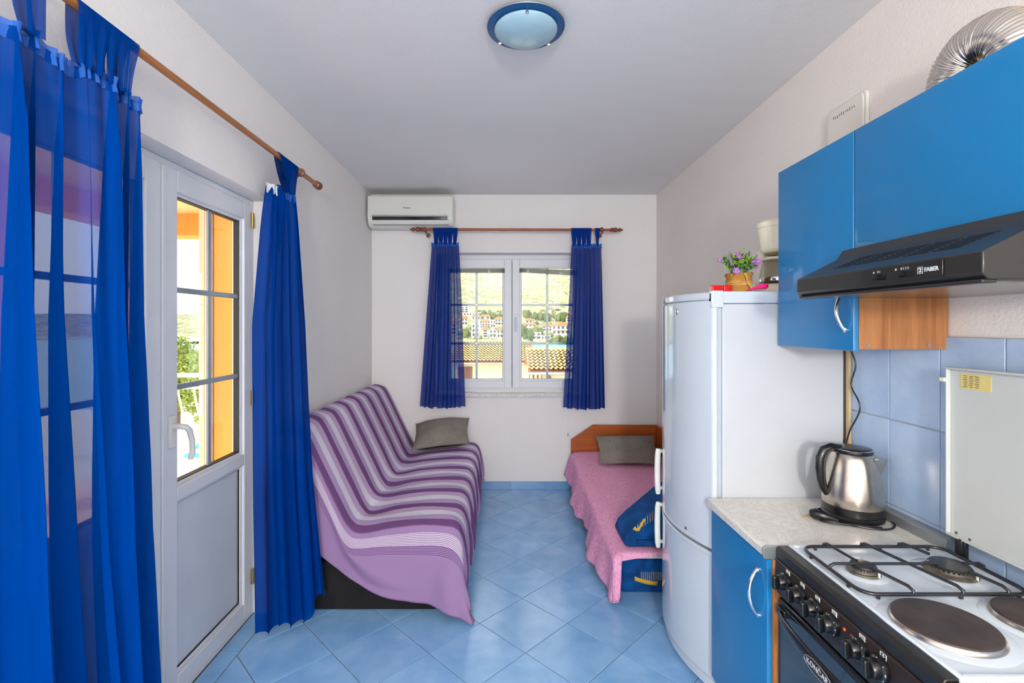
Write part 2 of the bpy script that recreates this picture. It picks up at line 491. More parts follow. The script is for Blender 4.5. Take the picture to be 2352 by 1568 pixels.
class MB:
    def __init__(self):
        self.v, self.f, self.mi, self.uv = [], [], [], []
        self.has_uv = False

    def add(self, verts, faces, mi=0, uvs=None):
        o = len(self.v)
        self.v += [tuple(p) for p in verts]
        self.f += [tuple(i + o for i in fc) for fc in faces]
        self.mi += [mi] * len(faces)
        if uvs:
            self.has_uv = True
            self.uv += list(uvs)
        else:
            self.uv += [(0, 0)] * len(verts)
        return self

    def box(self, x0, x1, y0, y1, z0, z1, mi=0):
        v = [(x0, y0, z0), (x1, y0, z0), (x1, y1, z0), (x0, y1, z0), (x0, y0, z1), (x1, y0, z1), (x1, y1, z1), (x0, y1, z1)]
        f = [(0, 3, 2, 1), (4, 5, 6, 7), (0, 1, 5, 4), (1, 2, 6, 5), (2, 3, 7, 6), (3, 0, 4, 7)]
        return self.add(v, f, mi)

    def tube(self, pts, r, n=10, closed=False, mi=0, flat=1.0):
        pts = [Vector(p) for p in pts]
        m = len(pts)
        rr = r if isinstance(r, (list, tuple)) else [r] * m
        vs, fs = [], []
        prev = None
        for i, p in enumerate(pts):
            if closed:
                d = pts[(i + 1) % m] - pts[i - 1]
            else:
                d = pts[min(i + 1, m - 1)] - pts[max(i - 1, 0)]
            d.normalize()
            if prev is None:
                a = Vector((0, 0, 1)) if abs(d.z) < 0.9 else Vector((1, 0, 0))
                n1 = d.cross(a).normalized()
            else:
                n1 = (prev - d * prev.dot(d)).normalized()
            prev = n1
            n2 = d.cross(n1)
            for k in range(n):
                an = 2 * PI * k / n
                vs.append(p + n1 * (rr[i] * math.cos(an)) + n2 * (rr[i] * flat * math.sin(an)))
        rings = m if closed else m - 1
        for i in range(rings):
            j = (i + 1) % m
            for k in range(n):
                q = (k + 1) % n
                fs.append((i * n + k, i * n + q, j * n + q, j * n + k))
        if not closed:
            fs.append(tuple(range(n))[::-1])
            fs.append(tuple((m - 1) * n + k for k in range(n)))
        return self.add(vs, fs, mi)

    def lathe(self, prof, c=(0, 0, 0), axis='z', n=32, mi=0, sx=1.0, sy=1.0):
        vs, fs = [], []
        for r, h in prof:
            for k in range(n):
                a = 2 * PI * k / n
                x, y = r * math.cos(a) * sx, r * math.sin(a) * sy
                if axis == 'z':
                    p = (c[0] + x, c[1] + y, c[2] + h)
                elif axis == 'x':
                    p = (c[0] + h, c[1] + x, c[2] + y)
                else:
                    p = (c[0] + y, c[1] + h, c[2] + x)
                vs.append(p)
        for i in range(len(prof) - 1):
            for k in range(n):
                q = (k + 1) % n
                fs.append((i * n + k, i * n + q, (i + 1) * n + q, (i + 1) * n + k))
        fs.append(tuple(range(n))[::-1])
        fs.append(tuple((len(prof) - 1) * n + k for k in range(n)))
        return self.add(vs, fs, mi)

    def prism(self, poly, axis, a0, a1, mi=0):
        n = len(poly)

        def P(p, a):
            if axis == 'x':
                return (a, p[0], p[1])
            if axis == 'y':
                return (p[0], a, p[1])
            return (p[0], p[1], a)
        vs = [P(p, a0) for p in poly] + [P(p, a1) for p in poly]
        fs = [tuple(range(n))[::-1], tuple(range(n, 2 * n))]
        for i in range(n):
            j = (i + 1) % n
            fs.append((i, j, n + j, n + i))
        return self.add(vs, fs, mi)

    def grid(self, fn, nu, nv, uvfn=None, mi=0):
        vs, fs, uv = [], [], []
        for i in range(nu + 1):
            for j in range(nv + 1):
                vs.append(fn(i / nu, j / nv))
                if uvfn:
                    uv.append(uvfn(i / nu, j / nv))
        w = nv + 1
        for i in range(nu):
            for j in range(nv):
                fs.append((i * w + j, (i + 1) * w + j, (i + 1) * w + j + 1, i * w + j + 1))
        return self.add(vs, fs, mi, uv if uvfn else None)

    def xf(self, M):
        self.v = [tuple(M @ Vector(p)) for p in self.v]
        return self

    def build(self, name, mat, parent=None, bevel=0.0, seg=2, smooth=35, solid=0.0, sub=0):
        o0 = ORG.get(parent.name, Vector((0, 0, 0))) if parent else Vector((0, 0, 0))
        me = bpy.data.meshes.new(name)
        me.from_pydata([tuple(Vector(p) - o0) for p in self.v], [], self.f)
        mats = mat if isinstance(mat, (list, tuple)) else [mat]
        for m in mats:
            me.materials.append(MAT[m] if isinstance(m, str) else m)
        if len(mats) > 1:
            for p, mi in zip(me.polygons, self.mi):
                p.material_index = mi
        if self.has_uv:
            ul = me.uv_layers.new(name='UVMap')
            for lp in me.loops:
                ul.data[lp.index].uv = self.uv[lp.vertex_index]
        me.update()
        import bmesh
        bm = bmesh.new()
        bm.from_mesh(me)
        bmesh.ops.recalc_face_normals(bm, faces=bm.faces)
        bm.to_mesh(me)
        bm.free()
        if smooth:
            for p in me.polygons:
                p.use_smooth = True
            me.set_sharp_from_angle(angle=math.radians(smooth))
        o = bpy.data.objects.new(name, me)
        COL.objects.link(o)
        if parent:
            o.parent = parent
        ORG[o.name] = o0
        if solid:
            s = o.modifiers.new('thickness', 'SOLIDIFY')
            s.thickness = solid
            s.offset = 0
        if bevel:
            b = o.modifiers.new('bevel', 'BEVEL')
            b.width = bevel
            b.segments = seg
            b.limit_method = 'ANGLE'
            b.angle_limit = math.radians(40)
        if sub:
            s = o.modifiers.new('subdivision', 'SUBSURF')
            s.levels = s.render_levels = sub
        return o


def tag(o, label, cat, group=None):
    o['label'] = label
    o['category'] = cat
    if group:
        o['group'] = group
    return o


def thing(name, loc, label, cat, group=None):
    o = bpy.data.objects.new(name, None)
    o.location = loc
    o.empty_display_size = 0.05
    COL.objects.link(o)
    ORG[o.name] = Vector(loc)
    return tag(o, label, cat, group)


def struct_root(name, loc):
    o = bpy.data.objects.new(name, None)
    o.location = loc
    o.empty_display_size = 0.05
    COL.objects.link(o)
    ORG[o.name] = Vector(loc)
    o['kind'] = 'structure'
    return o


def struct(o):
    o['kind'] = 'structure'
    return o


def box(name, mat, parent, x0, x1, y0, y1, z0, z1, bevel=0.0, seg=2):
    return MB().box(x0, x1, y0, y1, z0, z1).build(name, mat, parent, bevel, seg)


def text(name, s, size, M, mat, parent, extrude=0.0006, squash=1.0, bold=0.0):
    cu = bpy.data.curves.new('lettering', 'FONT')
    cu.body = s
    cu.size = size
    cu.extrude = extrude
    cu.offset = bold
    cu.resolution_u = 2
    cu.align_x = 'CENTER'
    cu.align_y = 'CENTER'
    tmp = bpy.data.objects.new('lettering', cu)
    COL.objects.link(tmp)
    dg = bpy.context.evaluated_depsgraph_get()
    me = bpy.data.meshes.new_from_object(tmp.evaluated_get(dg))
    bpy.data.objects.remove(tmp)
    bpy.data.curves.remove(cu)
    o0 = ORG.get(parent.name, Vector((0, 0, 0))) if parent else Vector((0, 0, 0))
    me.transform(Matrix.Translation(-o0) @ M @ Matrix.Diagonal((squash, 1, 1, 1)))
    me.materials.clear()
    me.materials.append(MAT[mat])
    o = bpy.data.objects.new(name, me)
    COL.objects.link(o)
    o.parent = parent
    ORG[o.name] = o0
    return o


def face_minus_x(x, y, z):      # lettering on a face that looks to -X
    return Matrix(((0, 0, -1, x), (-1, 0, 0, y), (0, 1, 0, z), (0, 0, 0, 1)))


def face_minus_y(x, y, z):      # lettering on a face that looks to -Y
    return Matrix(((1, 0, 0, x), (0, 0, -1, y), (0, 1, 0, z), (0, 0, 0, 1)))


def smoothstep(a, b, x):
    t = max(0.0, min(1.0, (x - a) / (b - a)))
    return t * t * (3 - 2 * t)


def interp(pts, x):             # piecewise linear, pts = [(x, tuple)]
    if x <= pts[0][0]:
        return pts[0][1]
    for (a, p), (b, q) in zip(pts, pts[1:]):
        if x <= b:
            t = (x - a) / (b - a)
            return tuple(i + (j - i) * t for i, j in zip(p, q))
    return pts[-1][1]


def catmull(P, x):              # x in 0..len-1
    n = len(P)
    i = max(0, min(n - 2, int(x)))
    t = x - i
    p0, p1, p2, p3 = P[max(0, i - 1)], P[i], P[i + 1], P[min(n - 1, i + 2)]
    return tuple(0.5 * (2 * b + (c - a) * t + (2 * a - 5 * b + 4 * c - d) * t * t + (3 * b - a - 3 * c + d) * t ** 3)
                 for a, b, c, d in zip(p0, p1, p2, p3))


def clip_poly(poly, x0, x1, y0, y1):
    def cut(pl, inside, inter):
        out = []
        for i in range(len(pl)):
            a, b = pl[i - 1], pl[i]
            if inside(b):
                if not inside(a):
                    out.append(inter(a, b))
                out.append(b)
            elif inside(a):
                out.append(inter(a, b))
        return out

    def at_x(x):
        return lambda a, b: (x, a[1] + (b[1] - a[1]) * (x - a[0]) / (b[0] - a[0]))

    def at_y(y):
        return lambda a, b: (a[0] + (b[0] - a[0]) * (y - a[1]) / (b[1] - a[1]), y)
    for ins, it in ((lambda p: p[0] >= x0, at_x(x0)), (lambda p: p[0] <= x1, at_x(x1)),
                    (lambda p: p[1] >= y0, at_y(y0)), (lambda p: p[1] <= y1, at_y(y1))):
        poly = cut(poly, ins, it)
        if len(poly) < 3:
            return []
    return poly


def slab_tile(poly, to3, h=0.008, edge=0.0018):
    """chamfered tile from a 2-D polygon; to3(a, b, height) places it"""
    n = len(poly)
    cx = sum(p[0] for p in poly) / n
    cy = sum(p[1] for p in poly) / n

    def inn(p):
        d = math.hypot(p[0] - cx, p[1] - cy) or 1
        k = max(0.2, 1 - edge / d)
        return (cx + (p[0] - cx) * k, cy + (p[1] - cy) * k)
    vs = [to3(p[0], p[1], -h) for p in poly] + [to3(p[0], p[1], -edge * 0.6) for p in poly] + [to3(*inn(p), 0) for p in poly]
    fs = []
    for r in (0, n):
        for i in range(n):
            j = (i + 1) % n
            fs.append((r + i, r + j, r + n + j, r + n + i))
    fs.append(tuple(range(2 * n, 3 * n)))
    return MB().add(vs, fs)


def copy_under(o, parent, loc):
    c = o.copy()
    COL.objects.link(c)
    c.parent = parent
    c.location = loc
    return c


# ------------------------------------------------------------------ the room shell
XL, XR, YB, YR, H = -1.176, 1.338, 4.277, -2.60, 2.60
DOOR_Y0, DOOR_Y1, DOOR_Z = 0.93, 2.44, 2.07
WX0, WX1, WZ0, WZ1 = -0.61, 0.736, 0.815, 2.088
XO = -1.44                       # outer face of the left wall

floor = struct(MB().box(XL - 0.264, XR + 0.05, YR - 0.1, YB + 0.05, -0.14, -0.003).build('floor', 'grout'))
d = 0.427
V0 = (0.517, 2.566)
full = None
for i in range(-16, 17):
    for j in range(-16, 17):
        cx = V0[0] + (i + j) * d / 2
        cy = V0[1] + (i - j) * d / 2 + d / 2
        g = d / 2 - 0.0024
        poly = [(cx + g, cy), (cx, cy + g), (cx - g, cy), (cx, cy - g)]
        cl = clip_poly(poly, XL + 0.002, XR, -0.9, YB)
        if len(cl) < 3:
            continue
        ar = abs(sum(cl[k - 1][0] * cl[k][1] - cl[k][0] * cl[k - 1][1] for k in range(len(cl)))) / 2
        if ar < 0.0008:
            continue
        whole = len(cl) == 4 and ar > 2 * g * g * 0.999
        if whole and full is not None:
            t = bpy.data.objects.new('tile', full.data)
            COL.objects.link(t)
            t.parent = floor
            t.location = (cx, cy, 0)
        else:
            off = [(p[0] - cx, p[1] - cy) for p in cl]
            t = slab_tile(off, lambda a, b, z: (a, b, z)).build('tile', 'tile', floor, smooth=0)
            t.location = (cx, cy, 0)
            if whole:
                full = t
for k in range(-6, 2):           # straight tiles in the door recess
    y0, y1 = 2.155 + k * 0.302, 2.155 + (k + 1) * 0.302
    cl = clip_poly([(-1.262, y0 + 0.002), (-1.179, y0 + 0.002), (-1.179, y1 - 0.002), (-1.262, y1 - 0.002)], -1.3, -1.1, DOOR_Y0, DOOR_Y1)
    if cl:
        slab_tile(cl, lambda a, b, z: (a, b, z)).build('tile', 'tile', floor, smooth=0)

struct(MB().box(XL - 0.264, XR + 0.2, YR - 0.2, YB + 0.25, H, H + 0.15).build('ceiling', 'ceiling'))

m = MB()
m.box(XO, XL, YR, DOOR_Y0, 0, H)
m.box(XO, XL, DOOR_Y1, YB + 0.25, 0, H)
m.box(XO, XL, DOOR_Y0, DOOR_Y1, DOOR_Z, H)
struct(m.build('wall_left', 'wall'))
m = MB()
for dz in (0,):
    m.box(XO - 0.015, XO, -1.5, DOOR_Y0, -0.1, 2.8)
    m.box(XO - 0.015, XO, DOOR_Y1 - 0.02, 6.0, -0.1, 2.8)
    m.box(XO - 0.015, XO, DOOR_Y0, DOOR_Y1 - 0.02, DOOR_Z, 2.8)
    m.box(XO, -1.338, DOOR_Y1 - 0.022, DOOR_Y1 - 0.001, 0, DOOR_Z)
    m.box(XO, -1.338, DOOR_Y0 + 0.001, DOOR_Y0 + 0.022, 0, DOOR_Z)
    m.box(XO, -1.338, DOOR_Y0 + 0.022, DOOR_Y1 - 0.022, DOOR_Z - 0.02, DOOR_Z - 0.001)
struct(m.build('wall_outside', 'orange'))
m = MB()
m.box(XL, WX0, YB, YB + 0.25, 0, H)
m.box(WX1, XR + 0.2, YB, YB + 0.25, 0, H)
m.box(WX0, WX1, YB, YB + 0.25, 0, WZ0)
m.box(WX0, WX1, YB, YB + 0.25, WZ1, H)
struct(m.build('wall_back', 'wall'))
wall_right = struct(MB().box(XR, XR + 0.2, YR, YB, 0, H).build('wall_right', 'wall_rough'))
m = MB()
m.box(XL, -0.98, YR - 0.2, YR, 0, H)
m.box(1.18, XR, YR - 0.2, YR, 0, H)
m.box(-0.98, 1.18, YR - 0.2, YR, 0, 0.6)
m.box(-0.98, 1.18, YR - 0.2, YR, 2.4, H)
struct(m.build('wall_rear', 'wall'))  # wide opening added to this unseen wall to let fill daylight in

# skirting tiles on the back and right walls
base_b = struct(MB().box(XL, XR, YB - 0.006, YB, 0, 0.068).build('baseboard_back', 'wallgrout'))
for k in range(-4, 5):
    x0, x1 = 0.006 + k * 0.302 + 0.0015 + 0.065 - 0.02, 0.006 + (k + 1) * 0.302 - 0.0015 + 0.065 - 0.02
    x0, x1 = max(x0, XL + 0.004), min(x1, XR - 0.002)
    if x1 - x0 > 0.02:
        slab_tile([(x0, 0.001), (x1, 0.001), (x1, 0.07), (x0, 0.07)], lambda a, b, h: (a, YB - 0.011 - h, b)).build('tile', 'skirt', base_b, smooth=0)
base_l = struct(MB().box(XL, XL + 0.005, DOOR_Y1 + 0.01, YB - 0.012, 0, 0.066).build('baseboard_left', 'wallgrout'))
for k in range(6):
    y0, y1 = DOOR_Y1 + 0.012 + k * 0.302, DOOR_Y1 + 0.009 + (k + 1) * 0.302
    y1 = min(y1, YB - 0.013)
    slab_tile([(y0, 0.001), (y1, 0.001), (y1, 0.07), (y0, 0.07)], lambda a, b, h: (XL + 0.010 + h, a, b)).build('tile', 'skirt', base_l, smooth=0)

# splashback tiles behind the kitchen
grout_panel = MB().box(XR - 0.006, XR - 0.001, 0.2, 1.872, 0.45, 1.412).build('splashback_grout', 'wallgrout', wall_right)
rows = [(0.546, 0.828), (0.832, 1.1205), (1.1245, 1.411)]
for z0, z1 in rows:
    y = 1.672 + 0.194
    while y > 0.3:
        y0, y1 = y - 0.194 + 0.0018, y - 0.0018
        slab_tile([(y0, z0), (y1, z0), (y1, z1), (y0, z1)], lambda a, b, h: (XR - 0.0105 - h, a, b)).build('tile', 'walltile', wall_right, smooth=0)
        y -= 0.194

# ------------------------------------------------------------------ back window
YW = 4.40
win = struct_root('window_1', (0.063, YW, WZ0))
m = MB()
m.box(WX0, WX0 + 0.045, YW, YW + 0.07, 0.842, WZ1)
m.box(WX1 - 0.045, WX1, YW, YW + 0.07, 0.842, WZ1)
m.box(WX0 + 0.045, WX1 - 0.045, YW, YW + 0.07, 2.045, WZ1)
m.box(WX0 + 0.045, WX1 - 0.045, YW, YW + 0.07, 0.842, 0.885)
m.build('frame', 'pvc', win, bevel=0.004)


def ring(m, a0, a1, b0, b1, w, c0, c1, axis, wb=None, wt=None):
    """rectangular ring of four bars; axis 'y': (x, z) ring between y=c0..c1; axis 'x': (y, z) ring"""
    wb = w if wb is None else wb
    wt = w if wt is None else wt

    def bx(p0, p1, q0, q1):
        if axis == 'y':
            m.box(p0, p1, c0, c1, q0, q1)
        else:
            m.box(c0, c1, p0, p1, q0, q1)
    bx(a0, a0 + w, b0, b1)
    bx(a1 - w, a1, b0, b1)
    bx(a0 + w, a1 - w, b0, b0 + wb)
    bx(a0 + w, a1 - w, b1 - wt, b1)
    return m


for s, (x0, x1) in enumerate(((-0.578, 0.060), (0.066, 0.704))):
    sm = ring(MB(), x0, x1, 0.880, 2.045, 0.066, YW - 0.018, YW + 0.05, 'y')
    sash = sm.build('sash', 'pvc', win, bevel=0.004)
    ring(MB(), x0 + 0.064, x1 - 0.064, 0.944, 1.981, 0.018, YW - 0.008, YW + 0.03, 'y').build('glazing_bead', 'pvc', sash, bevel=0.003)
    gx0, gx1, gz0, gz1 = x0 + 0.080, x1 - 0.080, 0.960, 1.965
    ring(MB(), gx0, gx1, gz0, gz1, 0.004, YW + 0.002, YW + 0.012, 'y').build('gasket', 'gasket', sash)
    box('pane', 'glass', sash, gx0, gx1, YW + 0.012, YW + 0.016, gz0, gz1)
    xm = (gx0 + gx1) / 2
    m = MB().box(xm - 0.010, xm + 0.010, YW + 0.018, YW + 0.028, gz0, gz1)
    m.build('glazing_bar', 'bar', sash, bevel=0.002)
    for zc in (1.633, 1.281):
        MB().box(gx0, gx1, YW + 0.017, YW + 0.029, zc - 0.010, zc + 0.010).build('glazing_bar', 'bar', sash, bevel=0.002)
        MB().lathe([(0.008, 0), (0.008, -0.003)], (xm, YW + 0.017, zc), 'y', 12).build('bar_rosette', 'brass', sash)
    if s == 0:
        box('meeting_strip', 'pvc', sash, 0.050, 0.076, YW + 0.0505, YW + 0.060, 0.885, 2.04)
    if s == 1:
        m = MB().box(0.083, 0.113, YW - 0.028, YW - 0.018, 1.41, 1.55)
        m.tube([(0.098, YW - 0.028, 1.515), (0.098, YW - 0.052, 1.515), (0.099, YW - 0.058, 1.50), (0.099, YW - 0.056, 1.39)], [0.008, 0.008, 0.009, 0.008], 10)
        m.build('handle', 'pvc_panel', sash, bevel=0.003)
m = MB().box(WX0 - 0.02, WX1 + 0.02, YB - 0.03, YW + 0.0, 0.816, 0.842)
m.build('sill', 'marble_sill', win, bevel=0.004)

# raised blinds on the sashes
for s, (x0, x1, tilt, lab) in enumerate(((-0.520, 0.0, 0.0, 'raised grey slatted blind on the left window sash'),
                                        (0.128, 0.650, -0.030, 'raised grey slatted blind hanging askew on the right window sash'))):
    b = thing('venetian_blind', ((x0 + x1) / 2, YW - 0.03, 1.955), lab, 'blind', 'raised window blinds')
    box('head_rail', 'pvc', b, x0, x1, YW - 0.030, YW - 0.012, 1.966, 1.982, 0.002)
    for k in range(9):
        z = 1.956 - k * 0.0042
        m = MB()
        xs = [x0 + 0.004 + (x1 - x0 - 0.008) * q / 6 for q in range(7)]
        m.grid(lambda u, v: (x0 + 0.004 + (x1 - x0 - 0.008) * u, YW - 0.036 + 0.022 * v,
                             z + 0.0025 * math.sin(PI * v) + tilt * (u - 0.15) * (0.6 + 0.05 * k)), 6, 3)
        m.build('slat', 'blind', b, solid=0.0015)
    for u in (0.15, 0.72):
        xx = x0 + (x1 - x0) * u
        zz = 1.94 + tilt * (u - 0.15)
        m = MB().box(xx - 0.012, xx + 0.012, YW - 0.040, YW - 0.037, zz - 0.026, zz + 0.012)
        m.build('clip', 'clear', b, bevel=0.002)
    cz = 0.97
    for u in (0.03, 0.97):
        xx = x0 + (x1 - x0) * u
        MB().tube([(xx, YW - 0.026, 1.93 + tilt * u), (xx, YW - 0.026, cz)], 0.0008, 5).build('cord', 'pvc', b)
    if s == 1:
        MB().tube([(x1 - 0.06, YW - 0.040, 1.965), (x1 - 0.062, YW - 0.042, 1.30)], 0.0022, 6).build('wand', 'clear', b)

# thin cord below the sill
c = thing('blind_cord', (0.555, YB - 0.006, 0.46), 'thin white pull cord with a small tassel on the wall below the right curtain', 'cord')
MB().tube([(0.555, YB - 0.005, 0.74), (0.555, YB - 0.005, 0.50)], 0.0014, 6).build('string', 'handle_white', c)
MB().lathe([(0.002, 0.04), (0.005, 0.03), (0.006, 0.01), (0.003, 0)], (0.555, YB - 0.007, 0.462), 'z', 10).build('tassel', 'fridge_grey', c)

# ------------------------------------------------------------------ balcony door (two leaves)
XD = -1.265
door = struct_root('door_1', (XD, 1.70, 0))
m = MB()
m.box(XD - 0.072, XD - 0.002, DOOR_Y1 - 0.032, DOOR_Y1 - 0.002, 0.0, DOOR_Z - 0.001)
m.box(XD - 0.072, XD - 0.002, DOOR_Y0 + 0.002, DOOR_Y0 + 0.06, 0.0, DOOR_Z - 0.001)
m.box(XD - 0.072, XD - 0.002, DOOR_Y0 + 0.06, DOOR_Y1 - 0.032, 2.043, DOOR_Z - 0.001)
m.box(XD - 0.072, XD - 0.002, DOOR_Y0 + 0.06, DOOR_Y1 - 0.032, 0.0, 0.02)
m.build('frame', 'pvc', door, bevel=0.003)
XI = XD - 0.058


def door_leaf(y0, y1, wl, wr):
    m = MB()
    m.box(XI, XD + 0.002, y0, y0 + wl, 0.022, 2.045)
    m.box(XI, XD + 0.002, y1 - wr, y1, 0.022, 2.045)
    for z0, z1 in ((0.022, 0.095), (0.770, 0.822), (1.962, 2.045)):
        m.box(XI, XD + 0.002, y0 + wl, y1 - wr, z0, z1)
    leaf = m.build('leaf', 'pvc', door, bevel=0.004)
    g0, g1 = y0 + wl, y1 - wr
    ring(MB(), g0 - 0.001, g1 + 0.001, 0.820, 1.964, 0.016, XI + 0.01, XD - 0.010, 'x').build('glazing_bead', 'pvc', leaf, bevel=0.003)
    ring(MB(), g0 - 0.001, g1 + 0.001, 0.093, 0.772, 0.016, XI + 0.01, XD - 0.010, 'x').build('panel_bead', 'pvc', leaf, bevel=0.003)
    ring(MB(), g0 + 0.014, g1 - 0.014, 0.835, 1.949, 0.004, XI + 0.016, XD - 0.014, 'x').build('gasket', 'gasket', leaf)
    ring(MB(), g0 + 0.014, g1 - 0.014, 0.108, 0.757, 0.0035, XI + 0.016, XD - 0.015, 'x').build('panel_gasket', 'gasket', leaf)
    box('lower_panel', 'pvc_panel', leaf, XI + 0.012, XD - 0.022, g0 + 0.012, g1 - 0.012, 0.105, 0.760)
    box('pane', 'glass', leaf, XD - 0.036, XD - 0.032, g0 + 0.012, g1 - 0.012, 0.833, 1.951)
    yc = (g0 + g1) / 2
    MB().box(XD - 0.031, XD - 0.019, yc - 0.011, yc + 0.011, 0.838, 1.946).build('glazing_bar', 'bar', leaf, bevel=0.003)
    for zc in (1.585, 1.204):
        MB().box(XD - 0.032, XD - 0.018, g0 + 0.014, g1 - 0.014, zc - 0.011, zc + 0.011).build('glazing_bar', 'bar', leaf, bevel=0.003)
    return leaf


leaf_a = door_leaf(1.000, 1.783, 0.080, 0.080)
leaf_b = door_leaf(1.788, 2.408, 0.080, 0.062)
m = MB().box(XD + 0.002, XD + 0.010, 1.775, 1.795, 0.03, 2.04)
m.build('meeting_strip', 'pvc', leaf_b, bevel=0.003)
# lever handle
m = MB().box(XD + 0.002, XD + 0.014, 1.812, 1.842, 0.985, 1.105)
m.tube([(XD + 0.012, 1.827, 1.065), (XD + 0.045, 1.827, 1.065), (XD + 0.056, 1.835, 1.060), (XD + 0.058, 1.852, 1.045),
        (XD + 0.058, 1.868, 1.00), (XD + 0.056, 1.873, 0.955), (XD + 0.050, 1.868, 0.930)], [0.011, 0.011, 0.011, 0.011, 0.010, 0.010, 0.009], 12)
m.build('handle', 'handle_white', leaf_b, bevel=0.004)
for z in (1.93, 1.05, 0.16):
    MB().lathe([(0.007, 0), (0.007, 0.075)], (XD + 0.008, DOOR_Y1 - 0.030, z), 'z', 12).build('hinge', 'brass', leaf_b)


# ------------------------------------------------------------------ curtains and rods
def rod_profile():
    return [(0.0125, 0.0), (0.0125, 0.012), (0.018, 0.014), (0.0195, 0.022), (0.018, 0.030), (0.0145, 0.034), (0.019, 0.040),
            (0.021, 0.052), (0.020, 0.064), (0.010, 0.068), (0.009, 0.072), (0.016, 0.080), (0.018, 0.090), (0.014, 0.102),
            (0.006, 0.110), (0.006, 0.118), (0.001, 0.120)]


r1 = thing('curtain_rod', (-1.08, 1.7, 2.253), 'brown wooden curtain rod above the balcony door', 'curtain rod')
m = MB().tube([(-1.08, 0.2, 2.253), (-1.08, 2.775, 2.253)], 0.0125, 20)
m.build('pole', 'rod', r1)
MB().lathe([(0.0126, 0), (0.020, 0.004), (0.021, 0.012), (0.019, 0.016), (0.019, 0.030), (0.0225, 0.034), (0.0225, 0.050), (0.016, 0.056), (0.001, 0.058)],
           (-1.08, 2.76, 2.253), 'y', 20).build('finial', 'finial', r1)
MB().lathe([(0.0127, 0), (0.021, 0.003), (0.023, 0.012), (0.021, 0.022), (0.0127, 0.025)], (-1.08, 2.545, 2.253), 'y', 20).build('ring', 'finial', r1)
for y in (2.557, 0.45):
    m = MB().tube([(-1.08, y, 2.243), (-1.10, y, 2.235), (XL + 0.005, y, 2.235)], 0.008, 10)
    m.lathe([(0.022, 0), (0.022, 0.010), (0.012, 0.012)], (XL + 0.0005, y, 2.235), 'x', 16)
    m.build('bracket', 'finial', r1)

r2 = thing('curtain_rod', (0.1, 4.12, 2.262), 'turned wooden curtain rod with pointed finials above the window', 'curtain rod')
MB().tube([(-0.690, 4.12, 2.262), (0.910, 4.12, 2.258)], 0.0115, 18).build('pole', 'rod_x', r2)
pr = rod_profile()
MB().lathe([(r * 0.95, -h) for r, h in pr], (-0.690, 4.12, 2.262), 'x', 18).build('finial', 'finial', r2)
MB().lathe([(r * 0.95, h) for r, h in pr], (0.886, 4.12, 2.258), 'x', 18).build('finial', 'finial', r2)
for x in (-0.684, 0.822):
    MB().lathe([(0.0117, 0), (0.019, 0.003), (0.021, 0.012), (0.019, 0.022), (0.0117, 0.025)], (x - 0.012, 4.12, 2.260), 'x', 18).build('ring', 'finial', r2)
    m = MB().tube([(x + 0.01, 4.12, 2.252), (x + 0.01, 4.135, 2.236), (x + 0.01, YB - 0.004, 2.236)], 0.007, 10)
    m.lathe([(0.020, 0), (0.020, -0.010), (0.010, -0.012)], (x + 0.01, YB - 0.0005, 2.236), 'y', 16)
    m.build('bracket', 'finial', r2)


def curtain(root, rows, ztop, zbot, nfold, amp, seed, mat, nu=220, nv=60, phase=0.0, sharp=0.55):
    """rows: v -> (Ax, Ay, Bx, By): the two side edges in plan at that height"""
    rnd = random.Random(seed)
    ph = [rnd.uniform(0, 2 * PI) for _ in range(6)]
    fr = [nfold, nfold * 0.53, nfold * 1.7, nfold * 0.27]

    def fn(u, v):
        ax, ay, bx, by = interp(rows, v)
        dx, dy = bx - ax, by - ay
        L = math.hypot(dx, dy)
        nx, ny = dy / L, -dx / L
        uu = u + 0.014 * math.sin(2 * PI * 2.3 * u + ph[4] + 1.5 * v)
        w = math.sin(2 * PI * fr[0] * uu + ph[0] + 0.6 * math.sin(3 * v + ph[5])) * sharp
        w += math.sin(2 * PI * fr[1] * uu + ph[1] + 0.9 * v) * 0.5
        w += math.sin(2 * PI * fr[2] * uu + ph[2]) * 0.28 * (1 - 0.7 * v)
        w += math.sin(2 * PI * fr[3] * uu + ph[3] + 0.5 * v) * 0.35
        a = interp(amp, v)[0]
        lat = math.cos(2 * PI * fr[0] * uu + ph[0]) * 0.35 * a
        z0, z1 = ztop(u), zbot(u)
        return (ax + dx * u + nx * w * a + dx / L * lat, ay + dy * u + ny * w * a + dy / L * lat, z0 + (z1 - z0) * v)
    o = MB().grid(fn, nu, nv).build('drape', mat, root, smooth=180)
    return o, fn


def header(root, fn, mat, height=0.028, ruffle=0.010, n=60, rise=0.012, u0=0.0, u1=1.0):
    def g(u, v):
        uu = u0 + (u1 - u0) * u
        x, y, z = fn(uu, 0.0)
        x2, y2, z2 = fn(min(1, uu + 0.004), 0.0)
        tx, ty = x2 - x, y2 - y
        L = math.hypot(tx, ty) or 1
        k = ruffle * math.sin(2 * PI * n * uu) * (0.4 + 0.6 * abs(2 * v - 1))
        return (x + ty / L * k + 0.002 * ty / L, y - tx / L * k - 0.002 * tx / L, z + rise - (height + rise) * v)
    return MB().grid(g, int(n * 8), 4).build('heading_tape', mat, root, smooth=60)


